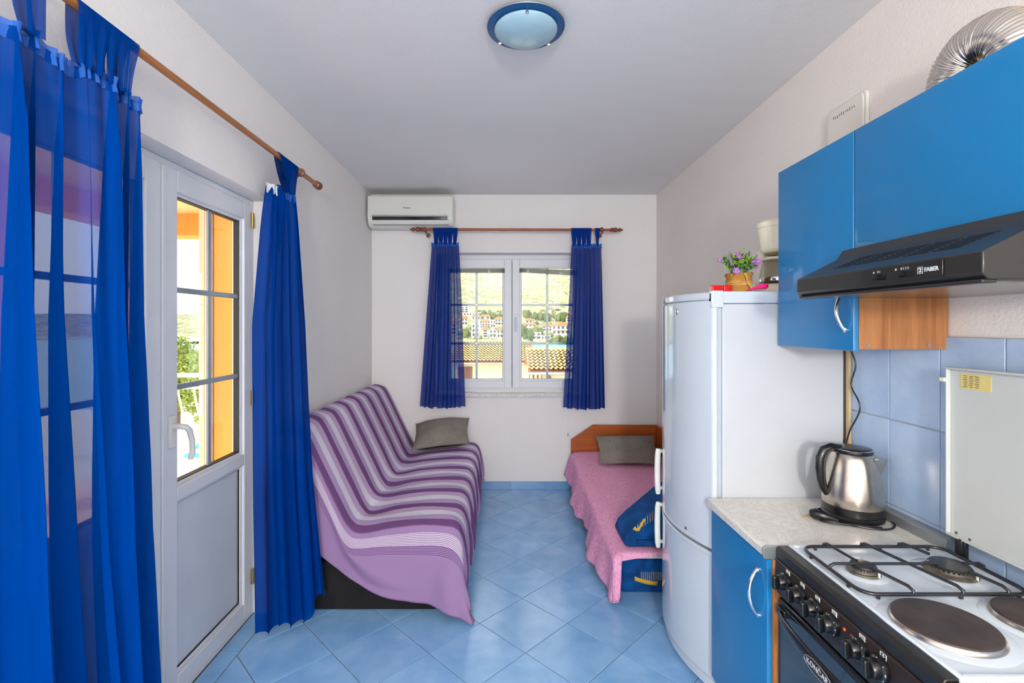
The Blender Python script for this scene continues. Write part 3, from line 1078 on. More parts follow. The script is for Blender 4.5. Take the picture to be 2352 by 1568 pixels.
def tab(root, mat, axis, c, w_top, w_bot, off_bot, z_rod, z_bot, rod_xy, r=0.0165, twist=0.0):
    """fabric loop over the rod; axis 'y': rod runs along Y"""
    path = [(r + 0.004, z_bot - 0.01, 1.0), (r + 0.003, z_bot + (z_rod - z_bot) * 0.4, 0.7), (r, z_rod - 0.004, 0.05), (r * 0.8, z_rod + r * 0.6, 0.0),
            (0, z_rod + r, 0.0), (-r * 0.8, z_rod + r * 0.6, 0.0), (-r, z_rod - 0.004, 0.05), (-r + 0.004, z_bot + (z_rod - z_bot) * 0.4, 0.7), (r * 0.2, z_bot - 0.008, 1.0)]

    def g(u, v):
        q = catmull(path, u * (len(path) - 1))
        t = max(0, min(1, q[2]))
        w = w_top + (w_bot - w_top) * t
        a = c + off_bot * t + (v - 0.5) * w
        wob = 0.003 * math.sin(v * 9 + c * 40) * t + twist * (v - 0.5) * t
        if axis == 'y':
            return (rod_xy[0] + q[0] + wob, a, q[1])
        return (a, rod_xy[1] - q[0] + wob, q[1])
    return MB().grid(g, 28, 6).build('tab', mat, root, smooth=180)


# big curtain in the foreground left
cu1 = thing('door_curtain', (-1.06, 0.95, 0.02), 'long sheer blue tab-top curtain at the left edge of the balcony door', 'curtain', 'blue curtains')
rows = [(0.0, (-1.075, 0.52, -1.080, 1.450)), (0.3, (-1.045, 0.48, -1.072, 1.437)), (0.6, (-1.035, 0.47, -1.058, 1.448)), (1.0, (-1.02, 0.47, -1.025, 1.478))]


def zt1(u):
    y = 0.52 + 0.91 * u
    s = 0.0
    for a, b in ((0.62, 0.86), (0.88, 1.10), (1.10, 1.225)):
        if a < y < b:
            s = math.sin(PI * (y - a) / (b - a)) * 0.022
    return 2.112 - s - 0.010 * smoothstep(1.2, 1.43, y)


dr1, fn1 = curtain(cu1, rows, zt1, lambda u: 0.02 + 0.006 * math.sin(30 * u), 15, [(0, (0.014,)), (0.10, (0.030,)), (0.5, (0.052,)), (1.0, (0.066,))], 5, 'curtain', 420, 90)
header(cu1, fn1, 'tape', 0.030, 0.007, 46)
for yc, wt, wb, ob in ((0.72, 0.06, 0.045, 0.0), (0.875, 0.06, 0.045, 0.0), (1.095, 0.055, 0.040, 0.0), (1.238, 0.062, 0.034, -0.016), (1.280, 0.06, 0.034, -0.020),
                       (1.318, 0.056, 0.030, -0.018), (1.355, 0.050, 0.020, -0.011), (1.388, 0.046, 0.012, -0.027)):
    tab(cu1, 'curtain', 'y', yc, wt, wb, ob, 2.253, zt1((yc - 0.52) / 0.91), (-1.08, 0))

# slim curtain right of the door
cu2 = thing('door_curtain', (-1.05, 2.35, 0.05), 'long narrow blue curtain gathered on one tab right of the balcony door', 'curtain', 'blue curtains')
rows = [(0.0, (-1.120, 2.285, -1.062, 2.475)), (0.06, (-1.122, 2.262, -1.045, 2.465)), (0.32, (-1.138, 2.205, -0.974, 2.392)), (0.7, (-1.130, 2.195, -0.925, 2.365)), (1.0, (-1.118, 2.19, -0.858, 2.335))]
dr2, fn2 = curtain(cu2, rows, lambda u: 2.108 - 0.02 * u, lambda u: 0.052 + 0.085 * smoothstep(0.72, 0.80, u), 6,
                   [(0, (0.012,)), (0.1, (0.020,)), (0.4, (0.030,)), (1.0, (0.034,))], 12, 'curtain_slim', 260, 90)
header(cu2, fn2, 'tape', 0.028, 0.006, 18, u0=0.30, u1=1.0)
header(cu2, fn2, 'white_tape', 0.034, 0.003, 9, u0=-0.02, u1=0.30)
tab(cu2, 'curtain_slim', 'y', 2.395, 0.205, 0.115, 0.0, 2.253, 2.105, (-1.08, 0))
m = MB().grid(lambda u, v: (-1.098 + 0.018 * v + 0.006 * math.sin(u * 3), 2.330 + 0.03 * v + 0.010 * u, 2.125 - 0.34 * u * (1 - 0.35 * v)), 16, 4)
m.build('loose_tab', 'curtain_slim', cu2, smooth=180)

# pair at the window
cu3 = thing('window_curtain', (-0.53, 4.12, 0.74), 'short blue curtain at the left side of the window', 'curtain', 'blue curtains')
rows = [(0.0, (-0.621, 4.110, -0.395, 4.110)), (0.25, (-0.644, 4.112, -0.379, 4.112)), (1.0, (-0.726, 4.115, -0.346, 4.115))]
dr3, fn3 = curtain(cu3, rows, lambda u: 2.138, lambda u: 0.754 - 0.012 * math.sin(PI * u) + 0.004 * math.sin(40 * u), 10,
                   [(0, (0.010,)), (0.15, (0.020,)), (1.0, (0.034,))], 21, 'curtain_back', 260, 60)
header(cu3, fn3, 'tape', 0.024, 0.005, 24)
for xc, wt, wb in ((-0.598, 0.05, 0.030), (-0.556, 0.048, 0.026), (-0.516, 0.046, 0.024), (-0.476, 0.046, 0.026), (-0.432, 0.046, 0.024)):
    tab(cu3, 'curtain_back', 'x', xc * 0.983, wt, wb, (-0.517 - xc) * 0.02, 2.261, 2.140, (0, 4.12), 0.0155)
cu4 = thing('window_curtain', (0.69, 4.12, 0.73), 'short blue curtain with one stray tab at the right side of the window', 'curtain', 'blue curtains')
rows = [(0.0, (0.568, 4.110, 0.821, 4.110)), (0.25, (0.556, 4.112, 0.828, 4.112)), (1.0, (0.507, 4.115, 0.853, 4.115))]
dr4, fn4 = curtain(cu4, rows, lambda u: 2.126, lambda u: 0.744 - 0.012 * math.sin(PI * u) + 0.004 * math.sin(36 * u), 9,
                   [(0, (0.010,)), (0.15, (0.020,)), (1.0, (0.034,))], 33, 'curtain_back', 260, 60)
header(cu4, fn4, 'tape', 0.024, 0.005, 24)
for xc, wt, wb in ((0.598, 0.05, 0.028), (0.640, 0.048, 0.026), (0.682, 0.048, 0.026), (0.724, 0.046, 0.030), (0.799, 0.042, 0.016)):
    tab(cu4, 'curtain_back', 'x', xc * 0.983, wt, wb, 0.0, 2.259, 2.128, (0, 4.12), 0.0155)

# ------------------------------------------------------------------ sofa, throw and cushion
SY0, SY1 = 2.455, 4.195
sofa = thing('sofa', (-0.7, 3.3, 0), 'black click-clack sofa mostly hidden under the striped throw', 'sofa')
box('base', 'black_fab', sofa, -1.14, -0.345, SY0 + 0.002, SY1, 0.002, 0.245, 0.012)
MB().prism([(-0.80, 0.25), (-0.262, 0.25), (-0.245, 0.285), (-0.245, 0.385), (-0.265, 0.415), (-0.45, 0.425), (-0.60, 0.408), (-0.74, 0.388), (-0.80, 0.36)],
           'y', SY0 + 0.012, SY1 - 0.004).build('seat', 'black_fab', sofa, bevel=0.012)
MB().prism([(-1.12, 0.30), (-0.86, 0.30), (-0.805, 0.41), (-0.885, 0.555), (-0.962, 0.715), (-1.042, 0.872), (-1.075, 0.905), (-1.12, 0.915), (-1.150, 0.89), (-1.152, 0.62)],
           'y', SY0 + 0.012, SY1 - 0.004).build('backrest', 'black_fab', sofa, bevel=0.012)

PP = [(-1.166, 0.80), (-1.166, 0.895), (-1.125, 0.936), (-1.065, 0.926), (-1.022, 0.884), (-0.942, 0.724), (-0.864, 0.562), (-0.795, 0.430), (-0.735, 0.402),
      (-0.60, 0.424), (-0.45, 0.440), (-0.32, 0.440), (-0.250, 0.424), (-0.216, 0.365), (-0.206, 0.25), (-0.212, 0.14), (-0.216, 0.095)]
HH = [(-1.166, 2.440, 0.47), (-1.165, 2.440, 0.46), (-1.13, 2.438, 0.43), (-1.08, 2.436, 0.405), (-1.03, 2.433, 0.372), (-0.97, 2.428, 0.335), (-0.90, 2.42, 0.285),
      (-0.80, 2.41, 0.205), (-0.70, 2.40, 0.148), (-0.58, 2.395, 0.102), (-0.46, 2.39, 0.078), (-0.365, 2.385, 0.070), (-0.285, 2.365, 0.050), (-0.225, 2.345, 0.030),
      (-0.185, 2.335, 0.014), (-0.158, 2.34, 0.008), (-0.150, 2.36, 0.008)]
NP = len(PP) - 1
LEN, DROP, FAR = 1.75, 0.40, 0.30
YN, YF = 2.448, 4.203


def throw_pt(a, v):
    """a: distance along the sofa from the near edge (negative = hanging down the near end)"""
    x, z = catmull(PP, v * NP)
    k = v * NP
    # wrinkles
    wr = 0.004 * math.sin(a * 23 + k * 1.3) * math.sin(k * 0.9 + a * 6)
    crease = math.exp(-((k - 7.6) / 0.8) ** 2)
    z += wr + 0.010 * crease * math.sin(a * 17)
    x += 0.006 * crease * math.sin(a * 29 + 1)
    hang = smoothstep(12.6, 15.0, k)
    if hang > 0:
        x += hang * (0.014 * math.sin(a * 26) + 0.007 * math.sin(a * 61 + 1)) + 0.01 * hang
        z += hang * 0.018 * math.sin(a * 9 + 0.6) * smoothstep(14.5, 16, k)
    if a >= 0:
        t = a / LEN
        if a <= LEN:
            y = YN + (YF - YN) * t
            e = smoothstep(0.06, 0.0, a) * 0.006 + smoothstep(LEN - 0.05, LEN, a) * 0.006
            return (x, y, z - e)
        q = (a - LEN) / FAR
        zz = max(0.10, z - (a - LEN) * (1.0 if k > 8 else 0.7))
        return (x + 0.025 * q * hang, YF + 0.010 + 0.006 * q, zz)
    t = -a / DROP
    hx, hy, hz = catmull(HH, v * NP)
    bend = smoothstep(0, 1, t) * 0.25 + t * 0.75
    px = x + (hx - x) * bend
    py = YN + (hy - YN) * (1 - (1 - t) ** 1.6)
    pz = z - 0.006 + (hz - (z - 0.006)) * t
    # soft folds on the hanging end: one long diagonal fold below the crease
    f = math.exp(-((k - (6.2 + 3.2 * t)) / 1.0) ** 2) * 0.035 * math.sin(PI * min(1, t * 1.15))
    f += 0.010 * t * math.sin(k * 2.1 + t * 2.0)
    f += math.exp(-((k - (10.8 + 1.5 * t)) / 0.8) ** 2) * 0.016 * t
    return (px, min(py - max(f, -0.004), YN), max(pz, 0.008))


alist = [-DROP + DROP * i / 36 for i in range(36)] + [LEN * i / 120 for i in range(121)] + [LEN + FAR * i / 10 for i in range(1, 11)]


def idx(u):
    return alist[int(round(u * (len(alist) - 1)))]


m = MB().grid(lambda u, v: throw_pt(idx(u), v), len(alist) - 1, 150, lambda u, v: (idx(u), v))
thr = m.build('sofa_throw', 'throw', None, smooth=180, solid=0.005)
tag(thr, 'purple and lavender striped cotton throw draped over the sofa', 'throw')


def cushion(name, w, dd, h, mat, M, label, group, puff=2.6):
    def side(sgn):
        def g(u, v):
            x, y = 2 * u - 1, 2 * v - 1
            k = max(0, (1 - abs(x) ** puff)) ** 0.72 * max(0, (1 - abs(y) ** puff)) ** 0.72
            # edges pull in between the corners
            px = x * w / 2 * (1 - 0.06 * (1 - abs(y) ** 2) * abs(x) ** 3 + 0.02 * abs(x * y))
            py = y * dd / 2 * (1 - 0.08 * (1 - abs(x) ** 2) * abs(y) ** 3 + 0.02 * abs(x * y))
            wr = 0.004 * mnoise.noise(Vector((x * 3.1, y * 3.1, sgn * 2.0))) * k
            return (px, py, sgn * (h / 2 * k + wr))
        return g
    m = MB().grid(side(1), 28, 24).grid(side(-1), 28, 24)
    m.xf(M)
    o = m.build(name, mat, None, smooth=180)
    b = o.modifiers.new('weld', 'WELD')
    b.merge_threshold = 0.0005
    tag(o, label, 'cushion', group)
    return o


Mx = Matrix.Translation((-0.53, 4.045, 0.545)) @ Matrix.Rotation(math.radians(2), 4, 'Z') @ Matrix.Rotation(math.radians(-6), 4, 'Y') @ Matrix.Rotation(math.radians(24), 4, 'X')
cushion('scatter_cushion', 0.46, 0.36, 0.19, 'greycush', Mx, 'grey linen cushion lying on the sofa by the back wall', 'grey cushions')

# ------------------------------------------------------------------ bed
bed = thing('single_bed', (0.95, 3.4, 0), 'single bed with orange-brown wooden headboard beside the right wall', 'bed')
MB().prism([(0.575, 0.20), (0.575, 0.452), (0.765, 0.580), (1.330, 0.580), (1.330, 0.20)], 'y', 4.205, 4.232).build('headboard', 'headboard', bed, bevel=0.003)
box('wall_board', 'headboard', bed, 1.308, 1.332, 2.70, 4.204, 0.22, 0.580, 0.003)
MB().box(0.576, 0.598, 3.40, 4.232, 0.0, 0.215).build('side_board', 'brown_wood', bed, bevel=0.003)
MB().prism([(0.628, 0.004), (1.305, 0.004), (1.305, 0.215), (0.628, 0.215)], 'y', 2.615, 3.38).build('base', 'bluefab', bed, bevel=0.012)
box('rear_base', 'bluefab', bed, 0.62, 1.300, 3.385, 4.20, 0.01, 0.21, 0.01)

def ztop(y):
    return 0.248 + (y - 2.53) * (0.352 - 0.248) / (4.18 - 2.53)


m = MB().prism([(2.542, 0.217), (4.195, 0.217), (4.195, ztop(4.19) - 0.008), (2.542, ztop(2.56) - 0.006)], 'x', 0.592, 1.304)
m.build('mattress', 'mattress', bed, bevel=0.014, seg=3)
# print on the near face of the base
m = MB().grid(lambda u, v: (0.70 + 0.125 * u, 2.6135, 0.075 - 0.028 * u + 0.02 * (u - 0.5) ** 2 * 4 * 0.3 + 0.022 * (v - 0.5)), 8, 1)
m.build('yellow_stroke', 'yellow_print', bed, solid=0.001)
MB().box(0.86, 0.895, 2.6128, 2.6148, 0.165, 0.182).build('yellow_stroke', 'yellow_print', bed)
for k in range(12):
    x = 0.735 + k * 0.0105
    MB().box(x, x + 0.0025, 2.6130, 2.6148, 0.07, 0.115).build('pale_stroke', 'raffia', bed) if k % 1 == 0 else None

XE = 0.572


def spread_pt(X, a):
    """X: distance across from the left top edge (negative hangs down); a: along from the near edge (negative hangs)"""
    y = 2.535 + max(a, 0)
    zt = ztop(y) + 0.006
    if X >= 0:
        x = XE + X
        z = zt - 0.022 * math.exp(-X / 0.025) + 0.004 * mnoise.noise(Vector((X * 6, y * 4, 0)))
        drop = 0
        if a < 0:
            if X < 0.034:
                drop = -a
            else:
                drop = -a * (0.13 * max(0.0, 1 - (X - 0.034) / 0.25) + 0.004)
    else:
        q = -X
        hemf = 0.020 * math.sin(y * 13) + 0.012 * math.sin(y * 31 + 1)
        L = (0.20 + hemf * 0.5)
        s = q * L / 0.22
        x = XE - 0.006 - 0.06 * (q / 0.22) * (0.75 + 0.45 * math.sin(y * 9 + 0.5)) - 0.008 * math.sin(y * 33) * q / 0.22
        z = zt - 0.022 - s
        drop = -a * 0.42 if a < 0 else 0
    yy = y
    if a < 0:
        yy = y - 0.045 * (1 - math.exp(a / 0.05)) - (0.010 * math.sin(X * 60) * (-a / 0.25))
        z = z - drop
        if X > 0.034:
            yy = 2.535 - 0.012 * (-a / 0.25)
        elif X >= 0:
            x = x - 0.02 * (-a / 0.25)
    return (x, yy, max(z, 0.022 + 0.01 * math.sin(X * 30)))


al = [-0.25 + 0.25 * i / 16 for i in range(16)] + [1.648 * i / 70 for i in range(71)]
xl = [-0.22 + 0.22 * i / 18 for i in range(18)] + [0.0, 0.004, 0.01, 0.018, 0.026, 0.033, 0.036, 0.05, 0.07] + [0.10 + 0.628 * i / 26 for i in range(27)]
m = MB().grid(lambda u, v: spread_pt(xl[int(round(v * (len(xl) - 1)))], al[int(round(u * (len(al) - 1)))]), len(al) - 1, len(xl) - 1)
sp = m.build('bedspread', 'pinkspread', None, smooth=180, solid=0.004)
tag(sp, 'pink melange bedspread hanging over the side of the single bed', 'bedspread')

Mx = Matrix.Translation((0.985, 3.90, 0.445)) @ Matrix.Rotation(math.radians(-3), 4, 'Z') @ Matrix.Rotation(math.radians(-1), 4, 'Y') @ Matrix.Rotation(math.radians(38), 4, 'X')
cushion('scatter_cushion', 0.47, 0.28, 0.15, 'greycush', Mx, 'grey linen cushion leaning on the pink bed near the headboard', 'grey cushions')
# folded-up corner of the pink cover against the wall board
m = MB().grid(lambda u, v: (1.18 + 0.12 * v, 4.10 - 0.10 * u - 0.05 * v, ztop(4.0) + 0.01 + 0.13 * (1 - abs(2 * v - 0.9)) * (1 - u) * 0.9), 8, 10)
tag(m.build('pink_fold', 'pinkspread', None, smooth=180, solid=0.004), 'pointed pink cloth corner standing up behind the cushion on the bed', 'cloth')

# blue wedge bolster at the foot of the bed
bol = thing('bolster', (0.95, 2.72, 0.28), 'blue printed wedge bolster with yellow strokes at the foot of the bed', 'bolster')
MB().prism([(0.632, 0.292), (0.640, 0.272), (0.66, 0.266), (1.28, 0.268), (1.29, 0.29), (1.29, 0.50), (1.24, 0.55), (0.90, 0.545), (0.85, 0.51), (0.70, 0.385), (0.650, 0.335)], 'y', 2.575, 2.80).build('body', 'bluefab', bol, bevel=0.022, seg=3)
for k in range(7):
    x = 0.705 + k * 0.013
    MB().box(x, x + 0.003, 2.5738, 2.5752, 0.36 + k * 0.008, 0.388 + k * 0.012).build('pale_stroke', 'raffia', bol)
MB().prism([(0.700, 0.355), (0.712, 0.352), (0.745, 0.412), (0.738, 0.42)], 'y', 2.5735, 2.5755).build('yellow_stroke', 'yellow_print', bol)
MB().prism([(0.68, 0.362), (0.700, 0.352), (0.704, 0.366), (0.69, 0.378)], 'y', 2.5735, 2.5755).build('yellow_stroke', 'yellow_print', bol)
MB().box(0.845, 0.87, 2.5735, 2.5755, 0.345, 0.372).build('yellow_stroke', 'yellow_print', bol)
m = MB().box(0.70, 0.79, 2.5737, 2.5752, 0.305, 0.308).box(0.70, 0.703, 2.5737, 2.5752, 0.275, 0.308)
m.build('navy_line', 'navy_print', bol)

# ------------------------------------------------------------------ fridge freezer
FY0, FY1 = 1.875, 2.458
FC = (FY0 + FY1) / 2
fr = thing('fridge_freezer', (1.05, FC, 0), 'tall white fridge freezer with curved doors and two white bar handles', 'fridge')
box('body', 'fridge_side', fr, 0.842, 1.314, FY0, FY1, 0.03, 1.530, 0.006)
box('lid', 'fridge', fr, 0.800, 1.318, FY0 - 0.001, FY1 + 0.001, 1.5315, 1.579, 0.008, 3)


def door_front(y):
    return 0.733 + 0.865 * (y - FC) ** 2


def fridge_door(z0, z1):
    ys = [FY0 + (FY1 - FY0) * i / 24 for i in range(25)]
    poly = [(door_front(y), y) for y in ys] + [(0.828, FY1), (0.828, FY0)]
    return MB().prism(poly, 'z', z0, z1).build('door', 'fridge', fr, bevel=0.010, seg=3)


d_up = fridge_door(0.575, 1.545)
d_lo = fridge_door(0.066, 0.562)
box('gasket', 'fridge_grey', d_up, 0.828, 0.842, FY0 + 0.012, FY1 - 0.012, 0.585, 1.52)
box('gasket', 'fridge_grey', d_lo, 0.828, 0.842, FY0 + 0.012, FY1 - 0.012, 0.075, 0.555)
ys = [FY0 + (FY1 - FY0) * i / 24 for i in range(25)]
poly = [(door_front(y) + 0.002, y) for y in ys] + [(0.84, FY1), (0.84, FY0)]
MB().prism(poly, 'z', 1.546, 1.577).build('top_trim', 'fridge', fr, bevel=0.006)
poly = [(door_front(y) - 0.001, y) for y in ys] + [(0.828, FY1), (0.828, FY0)]
MB().prism(poly, 'z', 0.545, 0.563).build('door_lip', 'fridge', d_lo, bevel=0.003)
MB().prism(poly, 'z', 0.575, 0.590).build('door_lip', 'fridge', d_up, bevel=0.003)
poly = [(door_front(y) + 0.012, y) for y in ys] + [(0.95, FY1), (0.95, FY0)]
MB().prism(poly, 'z', 0.02, 0.060).build('plinth', 'fridge', fr, bevel=0.004)
for y in (FY0 + 0.06, FY1 - 0.06):
    MB().lathe([(0.02, 0), (0.02, 0.03)], (0.90, y, 0.0), 'z', 12).build('foot', 'black_pl', fr)
    MB().lathe([(0.02, 0), (0.02, 0.03)], (1.28, y, 0.0), 'z', 12).build('foot', 'black_pl', fr)
MB().prism([(0.800, FY0 - 0.004), (0.846, FY0 - 0.004), (0.840, FY0 + 0.03), (0.80, FY0 + 0.03)], 'z', 1.515, 1.581).build('hinge_cap', 'fridge', fr, bevel=0.003)
for dd, z0, z1 in ((d_up, 0.632, 0.850), (d_lo, 0.374, 0.592)):
    m = MB()
    yy = FY1 - 0.115
    xf_ = door_front(yy)
    pts = [(0.737 + 0.004 * abs(2 * k / 10 - 1) ** 2, yy, z0 + (z1 - z0) * k / 10) for k in range(11)]
    m.tube(pts, [0.008] + [0.0105] * 9 + [0.008], 12, flat=1.3)
    hi = z1 - 0.012 if dd is d_up else z1 - 0.012
    m.tube([(0.737, yy, z1 - 0.012), (xf_ + 0.006, yy, z1 - 0.012)], 0.009, 10)
    m.tube([(0.737, yy, z0 + 0.028), (xf_ + 0.006, yy, z0 + 0.028)], 0.008, 10)
    m.build('handle', 'handle_white', dd, smooth=60)
MB().lathe([(0.0, -0.005), (0.010, -0.0045), (0.0145, -0.002), (0.015, 0.002)], (door_front(2.085), 2.085, 1.505), 'x', 20).build('badge', 'chrome', d_up)
box('logo', 'print_dark', d_up, door_front(2.02) - 0.0008, door_front(2.02) + 0.002, 2.01, 2.03, 0.598, 0.608)
# dark strip at the back coil, its colour stands in for the gap's shade
box('back_shade_strip', 'dark_gap', fr, 1.3145, 1.326, FY0 + 0.02, FY1 - 0.02, 0.1, 1.50)

# things on top of the fridge
ZT = 1.579
pot = thing('potted_flowers', (0.975, 2.02, ZT), 'artificial violet flowers in a burlap-wrapped pot on the fridge', 'flowers')


def sq(a, r, p=3.2):
    c, s = math.cos(a), math.sin(a)
    k = (abs(c) ** p + abs(s) ** p) ** (-1 / p)
    return c * k * r, s * k * r


def pot_fn(u, v):
    a = 2 * PI * u + 0.35
    r = 0.041 + 0.004 * v + 0.0015 * math.sin(14 * v) + (0.003 * math.sin(23 * a) if v > 0.9 else 0)
    x, y = sq(a, r)
    return (0.975 + x, 2.02 + y, ZT + 0.082 * v + (0.003 * math.sin(17 * a) if v > 0.9 else 0))


MB().grid(pot_fn, 64, 14).build('pot', 'burlap', pot, smooth=60, solid=0.003)
box('soil', 'trunk', pot, 0.94, 1.01, 1.985, 2.055, ZT + 0.06, ZT + 0.068)
for zz in (0.034, 0.040, 0.046):
    pts = []
    for i in range(40):
        a = 2 * PI * i / 40
        x, y = sq(a + 0.35, 0.0455)
        pts.append((0.975 + x, 2.02 + y, ZT + zz + 0.003 * math.sin(3 * a + zz * 900)))
    MB().tube(pts, 0.0022, 6, True).build('raffia_tie', 'raffia', pot)
m = MB().tube([(0.985, 1.966, ZT + 0.045), (0.978, 1.962, ZT + 0.068), (0.970, 1.964, ZT + 0.08)], 0.003, 6)
m.tube([(0.985, 1.966, ZT + 0.04), (0.998, 1.962, ZT + 0.022), (1.002, 1.961, ZT + 0.004)], 0.003, 6)
m.tube([(0.987, 1.966, ZT + 0.04), (1.008, 1.964, ZT + 0.028), (1.015, 1.962, ZT + 0.018)], 0.0025, 6)
m.build('raffia_bow', 'raffia', pot)
rl = random.Random(4)


def leaf(m, base, dirv, L, W):
    dirv = Vector(dirv).normalized()
    side = dirv.cross(Vector((0.2, -1, 0.1))).normalized()
    nrm = dirv.cross(side)
    b = Vector(base)
    pts = []
    for t, w, h in ((0, 0.1, 0), (0.35, 1, 0.12), (0.7, 0.75, 0.08), (1, 0.02, -0.12)):
        cpt = b + dirv * (L * t) + nrm * (h * L)
        pts += [cpt - side * (W * w), cpt + nrm * (-0.08 * L), cpt + side * (W * w)]
    fs = []
    for i in range(3):
        for k in range(2):
            fs.append((i * 3 + k, i * 3 + k + 1, i * 3 + 4 + k, i * 3 + 3 + k))
    m.add(pts, fs)


mstem, mleaf, mleaf2 = MB(), MB(), MB()
tips = []
for k in range(46):
    a = rl.uniform(0, 2 * PI)
    sp_ = rl.uniform(0.1, 1.0)
    tip = Vector((0.975 + math.cos(a) * 0.085 * sp_, 2.02 + math.sin(a) * 0.06 * sp_, ZT + 0.085 + 0.085 * (1 - 0.55 * sp_ ** 2) * rl.uniform(0.55, 1.05)))
    base = Vector((0.975 + math.cos(a) * 0.025, 2.02 + math.sin(a) * 0.025, ZT + 0.07))
    mid = (base + tip) / 2 + Vector((0, 0, 0.012))
    mstem.tube([base, mid, tip], 0.0009, 5)
    for q in range(6):
        t = rl.uniform(0.3, 1.0)
        p = base.lerp(tip, t) + Vector((0, 0, 0.012 * math.sin(PI * t)))
        (mleaf if rl.random() < 0.62 else mleaf2)
        leaf(mleaf if rl.random() < 0.6 else mleaf2, p, (rl.uniform(-1, 1), rl.uniform(-1, 1), rl.uniform(-0.1, 0.9)), rl.uniform(0.014, 0.026), rl.uniform(0.0028, 0.0055))
mstem.build('stems', 'leaf', pot)['kind'] = 'stuff'
mleaf.build('foliage', 'leaf', pot)['kind'] = 'stuff'
mleaf2.build('pale_foliage', 'leaf2', pot)['kind'] = 'stuff'
for (fx, fy, fz, sc) in ((0.884, 2.0, 0.135, 0.8), (0.937, 1.965, 0.088, 1.15), (0.958, 1.985, 0.148, 1.0), (0.985, 2.02, 0.166, 0.9), (1.018, 1.985, 0.128, 1.1), (1.045, 2.0, 0.130, 1.1),
                         (1.036, 2.0, 0.108, 0.8), (1.01, 2.02, 0.16, 0.7), (0.966, 2.03, 0.165, 0.7)):
    m = MB()
    c0 = Vector((fx, fy, ZT + fz))
    nn = Vector((rl.uniform(-0.4, 0.4), -1, rl.uniform(0.0, 0.6))).normalized()
    s1 = nn.cross(Vector((0, 0, 1))).normalized()
    s2 = nn.cross(s1)
    for q in range(5):
        an = 2 * PI * q / 5 + 0.3
        dv = s1 * math.cos(an) + s2 * math.sin(an)
        sd = s1 * -math.sin(an) + s2 * math.cos(an)
        R = 0.0135 * sc
        pts = [c0 + dv * (R * 0.12), c0 + dv * (R * 0.6) + sd * (R * 0.42) + nn * 0.002, c0 + dv * R + sd * (R * 0.22) + nn * 0.004,
               c0 + dv * R - sd * (R * 0.22) + nn * 0.004, c0 + dv * (R * 0.6) - sd * (R * 0.42) + nn * 0.002]
        m.add(pts, [(0, 1, 2, 3, 4)])
    fl = m.build('flower', 'petal', pot, smooth=0, solid=0.0006)
    MB().lathe([(0.001, 0), (0.003, 0.001), (0.002, 0.003)], tuple(c0 + nn * 0.002), 'y', 8).build('flower_centre', 'petal_core', fl)
for (bx, by, tx, tz) in ((0.945, 2.0, 0.921, 0.155), (0.985, 2.03, 0.988, 0.165), (1.0, 2.0, 1.035, 0.155)):
    m = MB()
    for q in range(16):
        t = q / 15
        p = Vector((bx + (tx - bx) * (0.45 + 0.55 * t), by - 0.01, ZT + 0.08 + (tz - 0.08) * (0.45 + 0.55 * t)))
        r = 0.0062 * (1 - 0.65 * t)
        for w in range(5):
            a = 2 * PI * (w / 5 + q * 0.13)
            m.lathe([(0.0008, -0.003), (0.0026, 0), (0.0006, 0.004)], (p.x + math.cos(a) * r, p.y + math.sin(a) * r, p.z), 'z', 5)
    m.build('lavender_spike', 'lav', pot)

red = thing('hair_clip', (0.885, 1.98, ZT), 'small red plastic clip with a metal hinge left of the flower pot', 'clip')
box('jaw', 'red', red, 0.842, 0.884, 1.965, 2.0, ZT + 0.0005, ZT + 0.031, 0.004, 3)
box('jaw', 'red', red, 0.891, 0.922, 1.97, 2.0, ZT + 0.0005, ZT + 0.032, 0.004, 3)
MB().tube([(0.882, 1.98, ZT + 0.019), (0.893, 1.98, ZT + 0.019)], 0.003, 8).build('hinge', 'chrome', red)
pk = thing('hair_brush', (1.02, 1.945, ZT), 'bright pink plastic brush handle with a hanging hole right of the flower pot', 'brush')
pts = [(0.972, 1.94, ZT + 0.008), (0.995, 1.94, ZT + 0.014), (1.015, 1.94, ZT + 0.021), (1.035, 1.94, ZT + 0.024), (1.046, 1.94, ZT + 0.024), (1.053, 1.94, ZT + 0.024)]
MB().tube(pts, [0.003, 0.005, 0.008, 0.012, 0.0115, 0.006], 14).build('grip', 'pink', pk, smooth=80)
MB().lathe([(0.0025, 0), (0.0025, 0.002)], (1.045, 1.927, ZT + 0.025), 'y', 10).build('hole', 'black_slot', pk)

cm = thing('coffee_maker', (1.15, 2.05, ZT), 'cream filter coffee maker with glass jug on the fridge beside the wall cabinet', 'coffee maker')
cx, cy = 1.165, 2.04
MB().lathe([(0.100, 0.0006), (0.108, 0.004), (0.106, 0.022), (0.094, 0.034), (0.085, 0.040), (0.0, 0.041)], (cx, cy, ZT), 'z', 40).build('base', 'cream', cm)
m = MB().prism([(cx - 0.05, cy + 0.055), (cx + 0.06, cy + 0.055), (cx + 0.07, cy + 0.105), (cx - 0.06, cy + 0.105)], 'z', ZT + 0.03, ZT + 0.20)
m.build('column', 'cream', cm, bevel=0.008)
MB().lathe([(0.070, 0.172), (0.078, 0.180), (0.080, 0.185), (0.0935, 0.275), (0.0955, 0.2765), (0.0965, 0.296), (0.085, 0.306), (0.0, 0.309)], (cx, cy, ZT), 'z', 44, sy=0.95).build('filter_housing', 'cream', cm)
MB().lathe([(0.030, 0.160), (0.045, 0.166), (0.060, 0.173)], (cx, cy, ZT), 'z', 24).build('drip_spout', 'beige_duct', cm)
